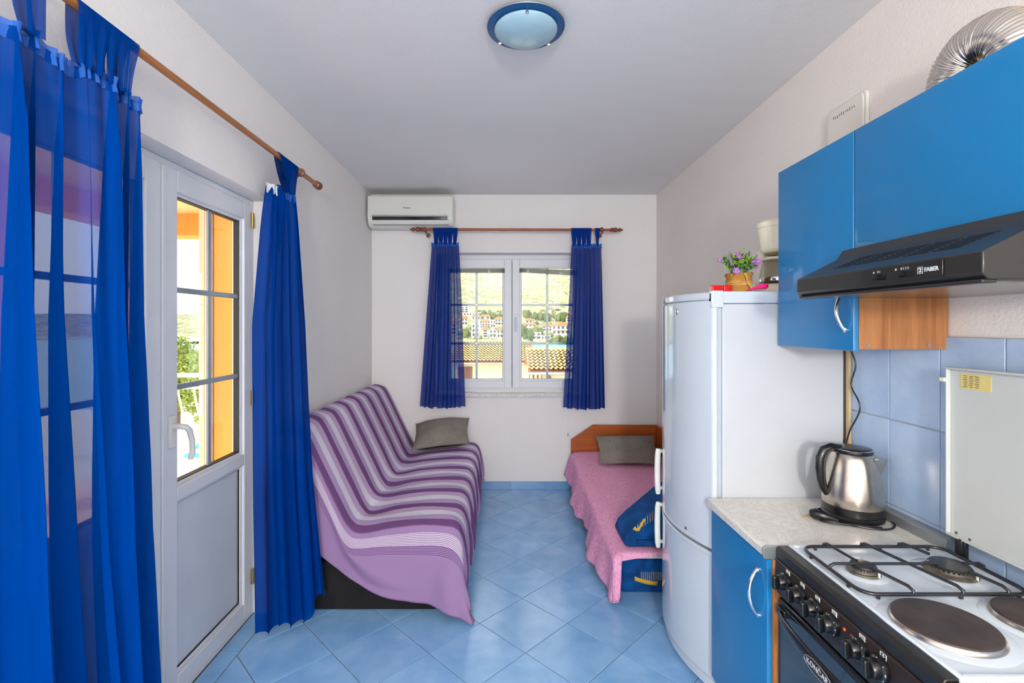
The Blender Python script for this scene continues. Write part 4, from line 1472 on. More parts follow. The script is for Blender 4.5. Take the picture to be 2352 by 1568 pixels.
jug = MB().lathe([(0.072, 0.042), (0.086, 0.048), (0.087, 0.060), (0.083, 0.085), (0.074, 0.125), (0.070, 0.140), (0.068, 0.140), (0.072, 0.124), (0.081, 0.085), (0.085, 0.060), (0.084, 0.050), (0.070, 0.044)],
                 (cx, cy, ZT), 'z', 40).build('jug', 'clear', cm)
MB().lathe([(0.0875, 0.050), (0.0885, 0.053), (0.0885, 0.064), (0.0872, 0.067)], (cx, cy, ZT), 'z', 40).build('metal_band', 'chrome', jug)
MB().lathe([(0.074, 0.141), (0.077, 0.145), (0.073, 0.152), (0.03, 0.156), (0.0, 0.156)], (cx, cy, ZT), 'z', 36).build('lid', 'cream', jug)
MB().tube([(cx + 0.075, cy - 0.02, ZT + 0.14), (cx + 0.115, cy - 0.02, ZT + 0.135), (cx + 0.12, cy - 0.02, ZT + 0.09), (cx + 0.095, cy - 0.02, ZT + 0.06)], 0.008, 10).build('handle', 'cream', jug)
m = MB().grid(lambda u, v: (cx - 0.035 + 0.022 * u, cy - 0.0815 - 0.003 * u, ZT + 0.226 + 0.003 * u + 0.0022 * v), 6, 1)
m.build('logo', 'print_dark', cm, solid=0.0005)
m = MB().grid(lambda u, v: (cx - 0.039 + 0.006 * u, cy - 0.0805, ZT + 0.222 + 0.008 * u + 0.002 * v), 3, 1)
m.build('logo_mark', 'red', cm, solid=0.0005)


# ------------------------------------------------------------------ kitchen: upper cabinets
def bow_handle(parent, x_front, y, z0, z1, out=0.028, y2=None):
    y2 = y if y2 is None else y2
    pts = []
    for k in range(15):
        t = k / 14
        pts.append((x_front - 0.004 - out * math.sin(PI * t) ** 0.75, y + (y2 - y) * t, z0 + (z1 - z0) * t))
    m = MB().tube(pts, [0.0045 + 0.0012 * math.sin(PI * k / 14) for k in range(15)], 10, flat=1.25)
    for z, yy in ((z0, y), (z1, y2)):
        m.lathe([(0.0085, -0.006), (0.0085, 0.0)], (x_front, yy, z), 'x', 14)
    return m.build('handle', 'chrome', parent, smooth=60)


def bevel_door(name, x0, x1, y0, y1, z0, z1, parent, mat='blue_front', e=0.018):
    """door leaf with a soft moulded edge on its -X face"""
    def P(f):
        return [(y0 + f, z0 + f), (y1 - f, z0 + f), (y1 - f, z1 - f), (y0 + f, z1 - f)]
    rings = [(x1, 0.0), (x0 + 0.008, 0.0), (x0 + 0.004, 0.002), (x0 + 0.0015, e * 0.6), (x0, e)]
    vs, fs = [], []
    for x, f in rings:
        vs += [(x, a, b) for a, b in P(f)]
    for i in range(len(rings) - 1):
        for k in range(4):
            q = (k + 1) % 4
            fs.append((i * 4 + k, i * 4 + q, (i + 1) * 4 + q, (i + 1) * 4 + k))
    fs.append((0, 1, 2, 3))
    n = (len(rings) - 1) * 4
    fs.append((n, n + 1, n + 2, n + 3))
    return MB().add(vs, fs).build(name, mat, parent, smooth=30)


wc1 = thing('wall_cabinet', (1.2, 1.66, 1.373), 'narrow blue wall cabinet with beech side and bow handle beside the fridge', 'cabinet', 'blue wall cabinets')
m = MB().box(1.066, 1.334, 1.457, 1.473, 1.374, 2.028).box(1.066, 1.334, 1.846, 1.862, 1.374, 2.028)
m.box(1.066, 1.334, 1.473, 1.846, 1.374, 1.390).box(1.066, 1.334, 1.473, 1.846, 2.012, 2.028).box(1.324, 1.334, 1.473, 1.846, 1.39, 2.012)
m.build('carcass', 'beech', wc1, bevel=0.001)
d1 = bevel_door('door', 1.047, 1.065, 1.459, 1.863, 1.368, 2.034, wc1)
bow_handle(d1, 1.047, 1.497, 1.545, 1.432, 0.022, 1.484)
for x in (1.095, 1.275):
    MB().lathe([(0.0045, -0.001), (0.0045, 0.001)], (x, 1.4565, 1.386), 'y', 12).build('screw', 'greymetal', wc1)
wc2 = thing('wall_cabinet', (1.2, 1.15, 1.68), 'wide blue flap cabinet above the black cooker hood', 'cabinet', 'blue wall cabinets')
m = MB().box(1.066, 1.334, 0.86, 0.876, 1.676, 2.028).box(1.066, 1.334, 1.439, 1.455, 1.676, 2.028)
m.box(1.066, 1.334, 0.876, 1.439, 1.676, 1.692).box(1.066, 1.334, 0.876, 1.10, 2.012, 2.028).box(1.324, 1.334, 0.876, 1.439, 1.692, 2.012)
m.build('carcass', 'beech', wc2, bevel=0.001)
bevel_door('door', 1.047, 1.065, 0.858, 1.456, 1.673, 2.034, wc2)

# flexible duct over the cabinet
path = []
for k in range(170):
    t = k / 169
    if t < 0.15:
        q = t / 0.15
        path.append((1.212, 1.305, 2.030 + 0.055 * q))
    elif t < 0.85:
        q = (t - 0.15) / 0.70
        path.append((1.212 + 0.004 * q, 1.225 + 0.080 * math.cos(PI * q), 2.085 + 0.080 * math.sin(PI * q)))
    else:
        q = (t - 0.85) / 0.15
        path.append((1.216, 1.145, 2.085 - 0.055 * q))
rads = [0.060 + 0.0016 * math.sin(k * 2 * PI / 3.4) + (0.0012 if k % 12 < 2 else 0) for k in range(170)]
du = MB().tube(path, rads, 28).build('duct', 'alu', None, smooth=180)
tag(du, 'bent ribbed aluminium exhaust duct on top of the wide blue cabinet', 'duct')

# fuse box on the wall
fb = thing('fuse_box', (XR - 0.01, 1.885, 2.05), 'flat white rounded fuse box cover on the right wall behind the cabinet top', 'fuse box')


def rrect(a0, a1, b0, b1, r, n=6):
    out = []
    for (ca, cb, s) in ((a1 - r, b1 - r, 0), (a0 + r, b1 - r, 1), (a0 + r, b0 + r, 2), (a1 - r, b0 + r, 3)):
        for k in range(n + 1):
            an = PI / 2 * (s + k / n)
            out.append((ca + r * math.cos(an), cb + r * math.sin(an)))
    return out


MB().prism(rrect(1.775, 1.995, 1.99, 2.318, 0.022), 'x', XR - 0.012, XR - 0.0005).build('frame', 'handle_white', fb, bevel=0.003)
MB().prism(rrect(1.785, 1.985, 2.0, 2.310, 0.020), 'x', XR - 0.018, XR - 0.0125).build('cover', 'wall_cover', fb, bevel=0.003)
for k in range(11):
    y = 1.945 - k * 0.0115
    hgt = 0.004 + 0.004 * ((k * 7) % 3) / 2
    box('print_mark', 'print_dark', fb, XR - 0.0188, XR - 0.0178, y - 0.0012, y + 0.0012, 2.276 - hgt, 2.279 + (0.003 if k % 4 == 0 else 0))

# ------------------------------------------------------------------ cooker hood
hood = thing('cooker_hood', (1.1, 1.17, 1.528), 'black angled cooker hood with slider controls under the wide blue cabinet', 'hood')
HY0, HY1 = 0.889, 1.4555
MB().prism([(0.889, 1.531), (0.877, 1.542), (0.877, 1.583), (0.9957, 1.642), (1.014, 1.671), (1.334, 1.671), (1.334, 1.531)], 'y', HY0, HY1).build('body', 'black_hood', hood, bevel=0.0025)
box('filter', 'hood_under', hood, 0.905, 1.325, HY0 + 0.02, HY1 - 0.02, 1.527, 1.5312)
box('front_lip', 'black_hood', hood, 0.880, 0.910, HY0 + 0.004, HY1 - 0.004, 1.5245, 1.5325, 0.003)
m = MB()
sx, sz = 0.9957 - 0.877, 1.642 - 1.583
L = math.hypot(sx, sz)
nx, nz = -sz / L, sx / L
for gcol in range(5):
    for rrow in range(7):
        t0 = 0.36 + rrow * 0.075
        t1 = t0 + 0.032
        y0 = 1.355 - gcol * 0.078 - rrow * 0.004
        y1 = y0 - 0.066
        vs = []
        for t in (t0, t1):
            for y in (y0, y1):
                for h in (-0.0005, 0.0009):
                    vs.append((0.877 + sx * t + nx * h, y, 1.583 + sz * t + nz * h))
        m.add(vs, [(0, 1, 3, 2), (4, 6, 7, 5), (0, 4, 5, 1), (2, 3, 7, 6), (1, 5, 7, 3), (0, 2, 6, 4)])
m.build('vent_slots', 'black_slot', hood)['kind'] = 'stuff'  # raised slabs, their black imitates the shade inside recessed slots
cp = MB().prism(rrect(0.967, 1.193, 1.5445, 1.580, 0.004, 3), 'x', 0.8735, 0.8775).build('control_plate', 'black_pl', hood, bevel=0.001)
for y, w in ((1.134, 0.016), (1.062, 0.030)):
    MB().prism(rrect(y - w, y + w * 0.9, 1.5515, 1.5645, 0.006, 4), 'x', 0.8732, 0.8740).build('slider_slot', 'black_slot', cp)
for y in (1.134, 1.064):
    MB().lathe([(0.0058, -0.016), (0.0062, -0.012), (0.0062, 0.0)], (0.8735, y, 1.558), 'x', 14).build('slider', 'black_pl', cp)
text('slider_print', '0 1', 0.0075, face_minus_x(0.8731, 1.131, 1.5705), 'print_white', cp, 0.0002)
text('slider_print', '0 1 2 3', 0.0075, face_minus_x(0.8731, 1.058, 1.5705), 'print_white', cp, 0.0002)
MB().prism(rrect(1.1445, 1.1485, 1.5685, 1.5725, 0.0015, 2), 'x', 0.8730, 0.8733).build('lamp_symbol', 'print_white', cp)
MB().prism(rrect(1.0795, 1.0840, 1.5683, 1.5728, 0.0015, 2), 'x', 0.8730, 0.8733).build('fan_symbol', 'print_white', cp)
text('brand_print', 'FABER', 0.0122, face_minus_x(0.8731, 0.992, 1.5615), 'print_white', cp, 0.0003, 0.98, 0.0003)
m = MB()
ring(m, 1.0125, 1.0245, 1.5545, 1.5690, 0.0007, 0.8728, 0.8733, 'x')
m.build('brand_frame', 'print_white', cp)
text('brand_mark', '2', 0.0135, face_minus_x(0.8730, 1.0185, 1.5617), 'print_white', cp, 0.0003, 1.0, 0.0004)

# ------------------------------------------------------------------ base cabinet, worktops
ZW = 0.780
bc = thing('base_cabinet', (1.06, 1.65, 0), 'blue base cabinet with beech carcass and bow handle between fridge and cooker', 'cabinet')
m = MB().box(0.806, 1.325, 1.452, 1.468, 0.09, 0.742).box(0.806, 1.325, 1.846, 1.862, 0.09, 0.742)
m.box(0.806, 1.325, 1.468, 1.846, 0.09, 0.106).box(0.85, 1.325, 1.475, 1.855, 0.0, 0.089)
m.box(1.31, 1.325, 1.468, 1.846, 0.106, 0.742)
m.build('carcass', 'beech', bc, bevel=0.001)
d2 = bevel_door('door', 0.789, 0.805, 1.464, 1.860, 0.10, 0.738, bc)
bow_handle(d2, 0.789, 1.503, 0.690, 0.548, 0.026)

wt = thing('worktop', (1.06, 1.65, ZW - 0.036), 'cream marbled worktop with metal edge strip between fridge and cooker', 'worktop')
MB().prism([(0.779, ZW - 0.030), (0.779, ZW - 0.006), (0.787, ZW), (1.322, ZW), (1.322, ZW - 0.036), (0.787, ZW - 0.036)], 'y', 1.462, 1.868).build('slab', 'worktop', wt, bevel=0.003)
MB().prism([(0.776, ZW - 0.031), (0.776, ZW - 0.004), (0.786, ZW + 0.003), (1.322, ZW + 0.003), (1.322, ZW - 0.037), (0.784, ZW - 0.037)], 'y', 1.455, 1.4618).build('edge_strip', 'greymetal', wt, bevel=0.001)
MB().prism([(1.301, ZW + 0.0006), (1.304, ZW + 0.030), (1.322, ZW + 0.040), (1.326, ZW + 0.040), (1.326, ZW + 0.0006)], 'y', 1.43, 1.868).build('wall_strip', 'greymetal', wt, bevel=0.001)
wt2 = thing('worktop', (1.06, 0.6, ZW - 0.036), 'near worktop with a rounded silver metal edge at the bottom right corner', 'worktop')
MB().prism([(0.779, ZW - 0.030), (0.779, ZW - 0.006), (0.787, ZW), (1.322, ZW), (1.322, ZW - 0.036), (0.787, ZW - 0.036)], 'y', 0.30, 0.886).build('slab', 'worktop', wt2, bevel=0.003)
MB().prism([(0.774, ZW - 0.031), (0.774, ZW - 0.004), (0.790, ZW + 0.004), (1.322, ZW + 0.004), (1.322, ZW - 0.037), (0.784, ZW - 0.037)], 'y', 0.8865, 0.896).build('edge_strip', 'greymetal', wt2, bevel=0.002)
bc2 = thing('base_cabinet', (1.06, 0.6, 0), 'blue base cabinet below the near worktop, right of the cooker', 'cabinet')
m = MB().box(0.806, 1.325, 0.87, 0.886, 0.09, 0.742).box(0.806, 1.325, 0.31, 0.326, 0.09, 0.742).box(0.806, 1.325, 0.326, 0.87, 0.09, 0.106).box(0.85, 1.325, 0.32, 0.88, 0.0, 0.089)
m.build('carcass', 'beech', bc2)
bevel_door('door', 0.789, 0.805, 0.312, 0.884, 0.10, 0.738, bc2)

# ------------------------------------------------------------------ kettle
kt = thing('electric_kettle', (1.212, 1.69, ZW), 'brushed steel electric kettle with black handle on the marbled worktop', 'kettle')
kx, ky = 1.212, 1.69
MB().lathe([(0.088, 0.0), (0.093, 0.003), (0.093, 0.014), (0.090, 0.018), (0.088, 0.020), (0.091, 0.022), (0.091, 0.045), (0.0895, 0.047)], (kx, ky, ZW + 0.0006), 'z', 48).build('base', 'black_pl', kt)
MB().lathe([(0.0905, 0.0475), (0.0915, 0.052), (0.0905, 0.080), (0.086, 0.120), (0.078, 0.165), (0.068, 0.205), (0.060, 0.224), (0.056, 0.228)], (kx, ky, ZW), 'z', 56).build('body', 'steel', kt, smooth=60)
MB().lathe([(0.060, 0.224), (0.0615, 0.230), (0.0605, 0.237), (0.056, 0.241), (0.045, 0.2435), (0.018, 0.245), (0.0, 0.245)], (kx, ky, ZW), 'z', 44).build('lid', 'black_pl', kt)
MB().lathe([(0.0608, 0.0), (0.0612, 0.0012), (0.0604, 0.0024)], (kx, ky, ZW + 0.2365), 'z', 44).build('lid_ring', 'chrome', kt)
sa = math.radians(-32)
sd = Vector((math.cos(sa), math.sin(sa), 0))
sn = Vector((-math.sin(sa), math.cos(sa), 0))
c0 = Vector((kx, ky, ZW))
vs = [c0 + sd * 0.058 + sn * 0.038 + Vector((0, 0, 0.216)), c0 + sd * 0.058 - sn * 0.038 + Vector((0, 0, 0.216)), c0 + sd * 0.100 + Vector((0, 0, 0.212)),
      c0 + sd * 0.078 + Vector((0, 0, 0.150)), c0 + sd * 0.060 + sn * 0.030 + Vector((0, 0, 0.205)), c0 + sd * 0.060 - sn * 0.030 + Vector((0, 0, 0.205))]
MB().add(vs, [(0, 1, 2), (0, 2, 3), (1, 3, 2), (0, 3, 4), (1, 5, 3), (0, 4, 5, 1), (4, 3, 5)]).build('spout', 'steel', kt, bevel=0.003)
ha = math.radians(180)
hd = Vector((math.cos(ha), math.sin(ha), 0))
prof = [(0.040, 0.238), (0.075, 0.242), (0.098, 0.232), (0.110, 0.205), (0.112, 0.170), (0.108, 0.130), (0.100, 0.100), (0.089, 0.078)]
MB().tube([c0 + hd * r + Vector((0, 0, z)) for r, z in prof], [0.010, 0.013, 0.0145, 0.0145, 0.014, 0.013, 0.011, 0.007], 14, flat=1.15).build('handle', 'black_pl', kt, smooth=80)
pts = [(kx - 0.085, ky - 0.055), (kx - 0.06, ky - 0.09), (kx, ky - 0.118), (kx + 0.05, ky - 0.112), (kx + 0.088, ky - 0.072), (kx + 0.093, ky - 0.025), (kx + 0.085, ky + 0.02)]
cp_ = []
for i in range(60):
    q = catmull(pts, i / 59 * (len(pts) - 1))
    cp_.append((q[0], q[1], ZW + 0.0042))
MB().tube(cp_, 0.0034, 8).build('cord', 'black_pl', kt)
pts = [(kx - 0.128, ky - 0.035), (kx - 0.135, ky + 0.01), (kx - 0.10, ky + 0.045), (kx - 0.07, ky + 0.06)]
MB().tube([(*catmull(pts, i / 24 * 3)[:2], ZW + 0.0042) for i in range(25)], 0.0034, 8).build('cord', 'black_pl', kt)
pts = [(kx - 0.14, ky - 0.02), (kx - 0.14, ky - 0.06), (kx - 0.10, ky - 0.085), (kx - 0.04, ky - 0.098), (kx + 0.02, ky - 0.108)]
MB().tube([(*catmull(pts, i / 24 * 4)[:2], ZW + 0.0042 + 0.004 * math.sin(PI * i / 24)) for i in range(25)], 0.0034, 8).build('cord', 'black_pl', kt)
pl = MB().tube([(kx - 0.160, ky - 0.020, ZW + 0.020), (kx - 0.150, ky - 0.030, ZW + 0.021), (kx - 0.130, ky - 0.045, ZW + 0.020), (kx - 0.112, ky - 0.058, ZW + 0.016), (kx - 0.095, ky - 0.066, ZW + 0.011)],
               [0.012, 0.0185, 0.016, 0.009, 0.0045], 12).build('plug', 'black_pl', kt, smooth=50)
for s in (-0.008, 0.008):
    MB().tube([(kx - 0.160 + s, ky - 0.022, ZW + 0.016), (kx - 0.172 + s, ky - 0.012, ZW + 0.004)], 0.0022, 8).build('plug_pin', 'brass', pl)

# cable duct and hanging cord behind the fridge corner
struct(MB().box(1.316, 1.3265, 1.852, 1.870, ZW + 0.041, 1.372).build('trim_1', 'beige_duct', None, bevel=0.002))
pts = [(1.305, 1.845, 1.374), (1.318, 1.82, 1.30), (1.312, 1.835, 1.22), (1.320, 1.80, 1.14), (1.308, 1.84, 1.04), (1.296, 1.85, 0.95), (1.30, 1.845, 0.86)]
m = MB().tube([catmull(pts, i / 50 * (len(pts) - 1)) for i in range(51)], 0.0028, 8)
tag(m.build('hanging_cord', 'black_pl', None), 'thin black cord hanging down the wall beside the fridge', 'cord')

# ------------------------------------------------------------------ cooker
CY0, CY1 = 0.900, 1.448
CX0 = 0.812
ZC = 0.790
ck = thing('cooker', (1.06, 1.17, 0), 'freestanding cooker with white hob, two gas burners, two hotplates and black front', 'cooker')
box('body', 'black_hood', ck, CX0 + 0.045, 1.305, CY0, CY1, 0.03, 0.752, 0.004)
for y in (CY0 + 0.05, CY1 - 0.05):
    for x in (CX0 + 0.1, 1.26):
        MB().lathe([(0.018, 0), (0.018, 0.031)], (x, y, 0), 'z', 12).build('foot', 'black_pl', ck)
# enamel hob: shallow tray
hb = MB()
hb.box(0.846, 1.288, CY0, CY1, 0.752, 0.786)
hb = hb.build('hob', 'enamel', ck, bevel=0.004, seg=3)
m = MB()
ring(m, CY0 + 0.002, CY1 - 0.002, 0, 0, 0, 0, 0, 'x') if False else None
m.box(0.846, 0.858, CY0, CY1, 0.785, 0.7915).box(1.276, 1.288, CY0, CY1, 0.785, 0.7915).box(0.858, 1.276, CY1 - 0.012, CY1, 0.785, 0.7915).box(0.858, 1.276, CY0, CY0 + 0.012, 0.785, 0.7915)
m.build('hob_rim', 'enamel', hb, bevel=0.003)
MB().prism([(CX0, 0.752), (CX0, 0.778), (CX0 + 0.008, 0.788), (0.8455, 0.788), (0.8455, 0.752)], 'y', CY0, CY1).build('front_rim', 'black_hood', ck, bevel=0.002)
panel = MB().prism([(CX0 - 0.002, 0.655), (CX0 - 0.006, 0.700), (CX0 - 0.004, 0.751), (CX0 + 0.044, 0.751), (CX0 + 0.044, 0.645), (CX0 + 0.004, 0.645)], 'y', CY0 + 0.002, CY1 - 0.002).build('control_panel', 'cooker_front', ck, bevel=0.003)
XP = CX0 - 0.005
knob_y = [1.385, 1.318, 1.254, 1.190, 1.098, 1.037]
for i, y in enumerate(knob_y):
    m = MB().lathe([(0.0, -0.030), (0.0175, -0.0295), (0.0195, -0.026), (0.0205, -0.014), (0.0255, -0.010), (0.0265, -0.004), (0.026, 0.002)], (XP, y, 0.712), 'x', 32)
    k = m.build('knob', 'black_pl', panel, smooth=40)
    m = MB().prism([(y - 0.006, 0.731), (y + 0.006, 0.731), (y + 0.0085, 0.693), (y - 0.0085, 0.693)], 'x', XP - 0.042, XP - 0.028)
    m.build('grip', 'black_pl', k, bevel=0.004, seg=3)
    for an in ((90,) if i < 2 else (90, 40, 0, -40)):
        a = math.radians(an)
        yy, zz = y - 0.0228 * math.cos(a), 0.712 + 0.0228 * math.sin(a)
        box('index_mark', 'print_white', k, XP - 0.0120, XP - 0.0105, yy - 0.0014, yy + 0.0014, zz - 0.0014, zz + 0.0014)
    if i < 2:
        box('index_mark', 'print_white', k, XP - 0.0120, XP - 0.0105, y - 0.024, y - 0.0205, 0.700, 0.704)
    if i == 5:
        text('index_number', '50', 0.010, face_minus_x(XP - 0.0118, y - 0.0225, 0.712), 'print_white', k, 0.0002)
    # pictogram above the knob
    m = MB()
    zc, yc = 0.7405 + 0.0, y - 0.004
    hw, hh = 0.0085, 0.0062
    ring(m, yc - hw, yc + hw, zc - hh, zc + hh, 0.0009, XP + 0.0005 - 0.0012, XP + 0.002, 'x')
    if i < 4:
        for (ay, az, n_) in ((-1, 1, 1), (1, 1, 0), (1, -1, 2), (-1, -1, 3)):
            c_y, c_z = yc + ay * hw * 0.48, zc + az * hh * 0.48
            fillit = n_ == i
            w = 0.0026
            if fillit:
                m.box(XP - 0.0007, XP + 0.002, c_y - w, c_y + w, c_z - w * 0.8, c_z + w * 0.8)
            else:
                ring(m, c_y - w, c_y + w, c_z - w * 0.8, c_z + w * 0.8, 0.0006, XP - 0.0007, XP + 0.002, 'x')
    elif i == 4:
        for q in (-0.003, 0.0, 0.003):
            m.box(XP - 0.0007, XP + 0.002, yc - hw * 0.75, yc + hw * 0.75, zc + q - 0.0005, zc + q + 0.0005)
    else:
        m.box(XP - 0.0007, XP + 0.002, yc - 0.0005, yc + 0.0005, zc - hh, zc + hh).box(XP - 0.0007, XP + 0.002, yc - hw * 0.5, yc + hw * 0.5, zc - 0.0005, zc + 0.0005)
    m.build('pictogram', 'print_white', panel)
for mat, y, z in (('lamp_orange', 1.151, 0.7235), ('lamp_red', 1.128, 0.7225)):
    MB().lathe([(0.0, -0.003), (0.004, -0.002), (0.005, 0.001)], (XP, y, z), 'x', 14).build('pilot_lamp', mat, panel)
MB().lathe([(0.0, -0.005), (0.008, -0.005), (0.009, -0.002), (0.010, 0.001)], (XP, 1.140, 0.700), 'x', 20).build('light_button', 'black_pl', panel)
# oven door with glass and arched handle
od = box('oven_door', 'black_pl', ck, CX0 + 0.002, CX0 + 0.044, CY0 + 0.003, CY1 - 0.003, 0.16, 0.638, 0.006)
box('window', 'oven_glass', od, CX0 + 0.0005, CX0 + 0.004, CY0 + 0.02, CY1 - 0.02, 0.19, 0.622, 0.001)
box('drawer', 'cooker_front', ck, CX0 + 0.004, CX0 + 0.044, CY0 + 0.003, CY1 - 0.003, 0.04, 0.152, 0.005)
m = MB()


def arch(u, v):
    t = 2 * u - 1
    bow = math.cos(t * PI / 2)
    zc = 0.606 + 0.004 * bow
    w = 0.009 + 0.013 * bow
    xo = CX0 - 0.006 - 0.042 * bow ** 0.7
    a = 2 * PI * v
    return (xo + 0.007 * math.cos(a), CY0 + 0.03 + (CY1 - CY0 - 0.06) * u, zc + w * math.sin(a))


m.grid(arch, 40, 14)
hdl = m.build('handle', 'black_pl', od, smooth=60)
for yy in (CY0 + 0.034, CY1 - 0.034):
    box('handle_foot', 'black_pl', od, CX0 - 0.010, CX0 + 0.003, yy - 0.02, yy + 0.02, 0.600, 0.622, 0.004)
yb = (CY0 + CY1) / 2
xb = CX0 - 0.0558
pts = [(xb, yb + 0.050 * math.cos(2 * PI * k / 40), 0.610 + 0.017 * math.sin(2 * PI * k / 40)) for k in range(40)]
MB().tube(pts, 0.0011, 6, True).build('badge_ring', 'greymetal', hdl)
m = MB().lathe([(0.0, -0.0005), (1.0, -0.0005), (1.0, 0.004), (0.0, 0.004)], (0, 0, 0), 'x', 40)
m.xf(Matrix.Translation((xb + 0.0005, yb, 0.610)) @ Matrix.Diagonal((1, 0.049, 0.0165, 1)))
m.build('badge_plate', 'cooker_front', hdl)
text('brand_print', 'KONČAR', 0.0195, face_minus_x(xb - 0.0006, yb, 0.6095), 'print_white', hdl, 0.0003, 0.98)

# hotplates and gas burners
for (x, y, r) in ((0.955, 1.052, 0.094), (1.185, 1.072, 0.080)):
    hp = MB().lathe([(r * 1.05, 0.0), (r * 1.05, 0.004), (r * 1.02, 0.012), (r, 0.0135)], (x, y, 0.786), 'z', 48).build('hotplate', 'steel', hb)
    MB().lathe([(r * 0.99, 0.012), (r * 0.985, 0.0165), (r * 0.95, 0.018), (r * 0.30, 0.0175), (r * 0.28, 0.0165), (0.0, 0.0165)], (x, y, 0.786), 'z', 48).build('plate', 'hotplate', hp)
    MB().lathe([(r * 1.28, 0.0), (r * 1.2, 0.002), (r * 1.05, 0.0035)], (x, y, 0.7858), 'z', 48).build('raised_ring', 'enamel', hb)
for (x, y, r) in ((0.953, 1.288, 0.030), (1.185, 1.290, 0.045)):
    MB().lathe([(r * 1.9, 0.0), (r * 1.6, 0.003), (r * 1.35, 0.004)], (x, y, 0.7858), 'z', 40).build('raised_ring', 'enamel', hb)
    bu = MB().lathe([(r * 1.28, 0.002), (r * 1.30, 0.006), (r * 1.22, 0.009), (r * 1.05, 0.010), (r, 0.012), (r, 0.016)], (x, y, 0.786), 'z', 40).build('gas_burner', 'burner', hb)
    m = MB()
    for k in range(28):
        a = 2 * PI * k / 28
        m.add([(x + math.cos(a + da) * rr_, y + math.sin(a + da) * rr_, 0.786 + z) for z in (0.0155, 0.0195) for da, rr_ in ((-0.06, r * 0.985), (0.06, r * 0.985), (0.06, r * 0.9), (-0.06, r * 0.9))],
              [(0, 1, 5, 4), (1, 2, 6, 5), (2, 3, 7, 6), (3, 0, 4, 7), (4, 5, 6, 7), (0, 3, 2, 1)])
    m.build('flame_crown', 'burner', bu)
    MB().lathe([(r * 1.02, 0.0195), (r * 1.03, 0.022), (r * 0.96, 0.0255), (r * 0.5, 0.0265), (0.0, 0.0268)], (x, y, 0.786), 'z', 40).build('cap', 'black_pl', bu)
    MB().lathe([(0.003, 0.0), (0.003, 0.018)], (x + r * 0.55, y - r * 1.12, 0.792), 'z', 10).build('igniter', 'ceramic', bu)

# wire trivet over the gas burners
TZ = 0.8075
tv = MB()
x0, x1, y0, y1 = 0.866, 1.275, 1.168, 1.420
rr_ = 0.035
outer = []
for (cxx, cyy, s) in ((x1 - rr_, y1 - rr_, 0), (x0 + rr_, y1 - rr_, 1), (x0 + rr_, y0 + rr_, 2), (x1 - rr_, y0 + rr_, 3)):
    for k in range(7):
        an = PI / 2 * (s + k / 6)
        outer.append((cxx + rr_ * math.cos(an), cyy + rr_ * math.sin(an), TZ - 0.010))
tv.tube(outer, 0.0048, 10, True)


def finger(p0, p1, lift=0.014):
    a, b = Vector(p0), Vector(p1)
    dr = (b - a).normalized()
    up = Vector((0, 0, lift))
    return [a, a + up * 0.6, a + up + dr * 0.012, a + up + dr * 0.03, b + up]


def bridge(p0, p1, lift=0.014, bend=None):
    a, b = Vector(p0), Vector(p1)
    dr = (b - a).normalized()
    up = Vector((0, 0, lift))
    mid = [a.lerp(b, t) + up + (Vector(bend) * math.sin(PI * t) if bend else Vector((0, 0, 0))) for t in (0.3, 0.5, 0.7)]
    return [a, a + up * 0.6, a + up + dr * 0.012] + mid + [b + up - dr * 0.012, b + up * 0.6, b]


tz = TZ - 0.010
tv.tube(finger((0.935, y1, tz), (0.948, 1.305, tz)), 0.0042, 8)
tv.tube(finger((0.985, y0, tz), (0.960, 1.27, tz)), 0.0042, 8)
tv.tube(bridge((x0, 1.290, tz), (1.150, 1.292, tz)), 0.0042, 8) if False else tv.tube(finger((x0, 1.290, tz), (1.152, 1.290, tz)), 0.0042, 8)
tv.tube(bridge((1.045, y1, tz), (1.105, y0, tz)), 0.0042, 8)
tv.tube(finger((1.155, y1, tz), (1.178, 1.345, tz)), 0.0042, 8)
tv.tube(finger((1.215, y0, tz), (1.198, 1.250, tz)), 0.0042, 8)
tv.tube(finger((x1, 1.290, tz), (1.222, 1.292, tz)), 0.0042, 8)
for (fx, fy) in ((0.90, y0), (1.10, y0), (1.24, y0), (0.91, y1), (1.10, y1), (1.24, y1), (x0, 1.22), (x0, 1.37)):
    tv.tube([(fx, fy, 0.7875), (fx, fy, tz)], 0.0045, 8)
tv.build('trivet', 'trivet', ck, smooth=60)

# open enamel lid standing at the wall
ld = MB().box(1.2915, 1.2960, CY0 + 0.01, CY1 - 0.040, 0.842, 1.325).build('lid', 'lid_enamel', ck, bevel=0.002)
m = MB().box(1.279, 1.2918, CY1 - 0.046, CY1 - 0.040, 0.846, 1.322).box(1.279, 1.2918, CY0 + 0.01, CY0 + 0.016, 0.846, 1.322).box(1.277, 1.2918, CY0 + 0.01, CY1 - 0.040, 1.320, 1.327)
m.box(1.281, 1.2918, CY0 + 0.01, CY1 - 0.040, 0.840, 0.846)
m.build('lid_flange', 'lid_enamel', ld, bevel=0.002)
st = box('sticker', 'sticker', ld, 1.2905, 1.2916, 1.285, 1.372, 1.268, 1.311)
m = MB()
for rr2 in range(7):
    for q in range(3):
        m.box(1.2898, 1.2906, 1.352 - q * 0.017 - 0.0, 1.364 - q * 0.017 - 0.003 * ((rr2 + q) % 2), 1.274 + rr2 * 0.005, 1.2755 + rr2 * 0.005)
m.build('sticker_print', 'brown_shutter', st)
box('lid_clip', 'cream', ld, 1.272, 1.2915, CY1 - 0.0445, CY1 - 0.028, 1.283, 1.295, 0.002)
for y in (1.375, 0.97):
    m = MB().box(1.290, 1.303, y - 0.016, y + 0.016, 0.776, 0.842)
    m.tube([(1.284, y - 0.012, 0.80), (1.284, y - 0.012, 0.845)], 0.006, 8)
    m.build('lid_hinge', 'black_pl', ld, bevel=0.003)
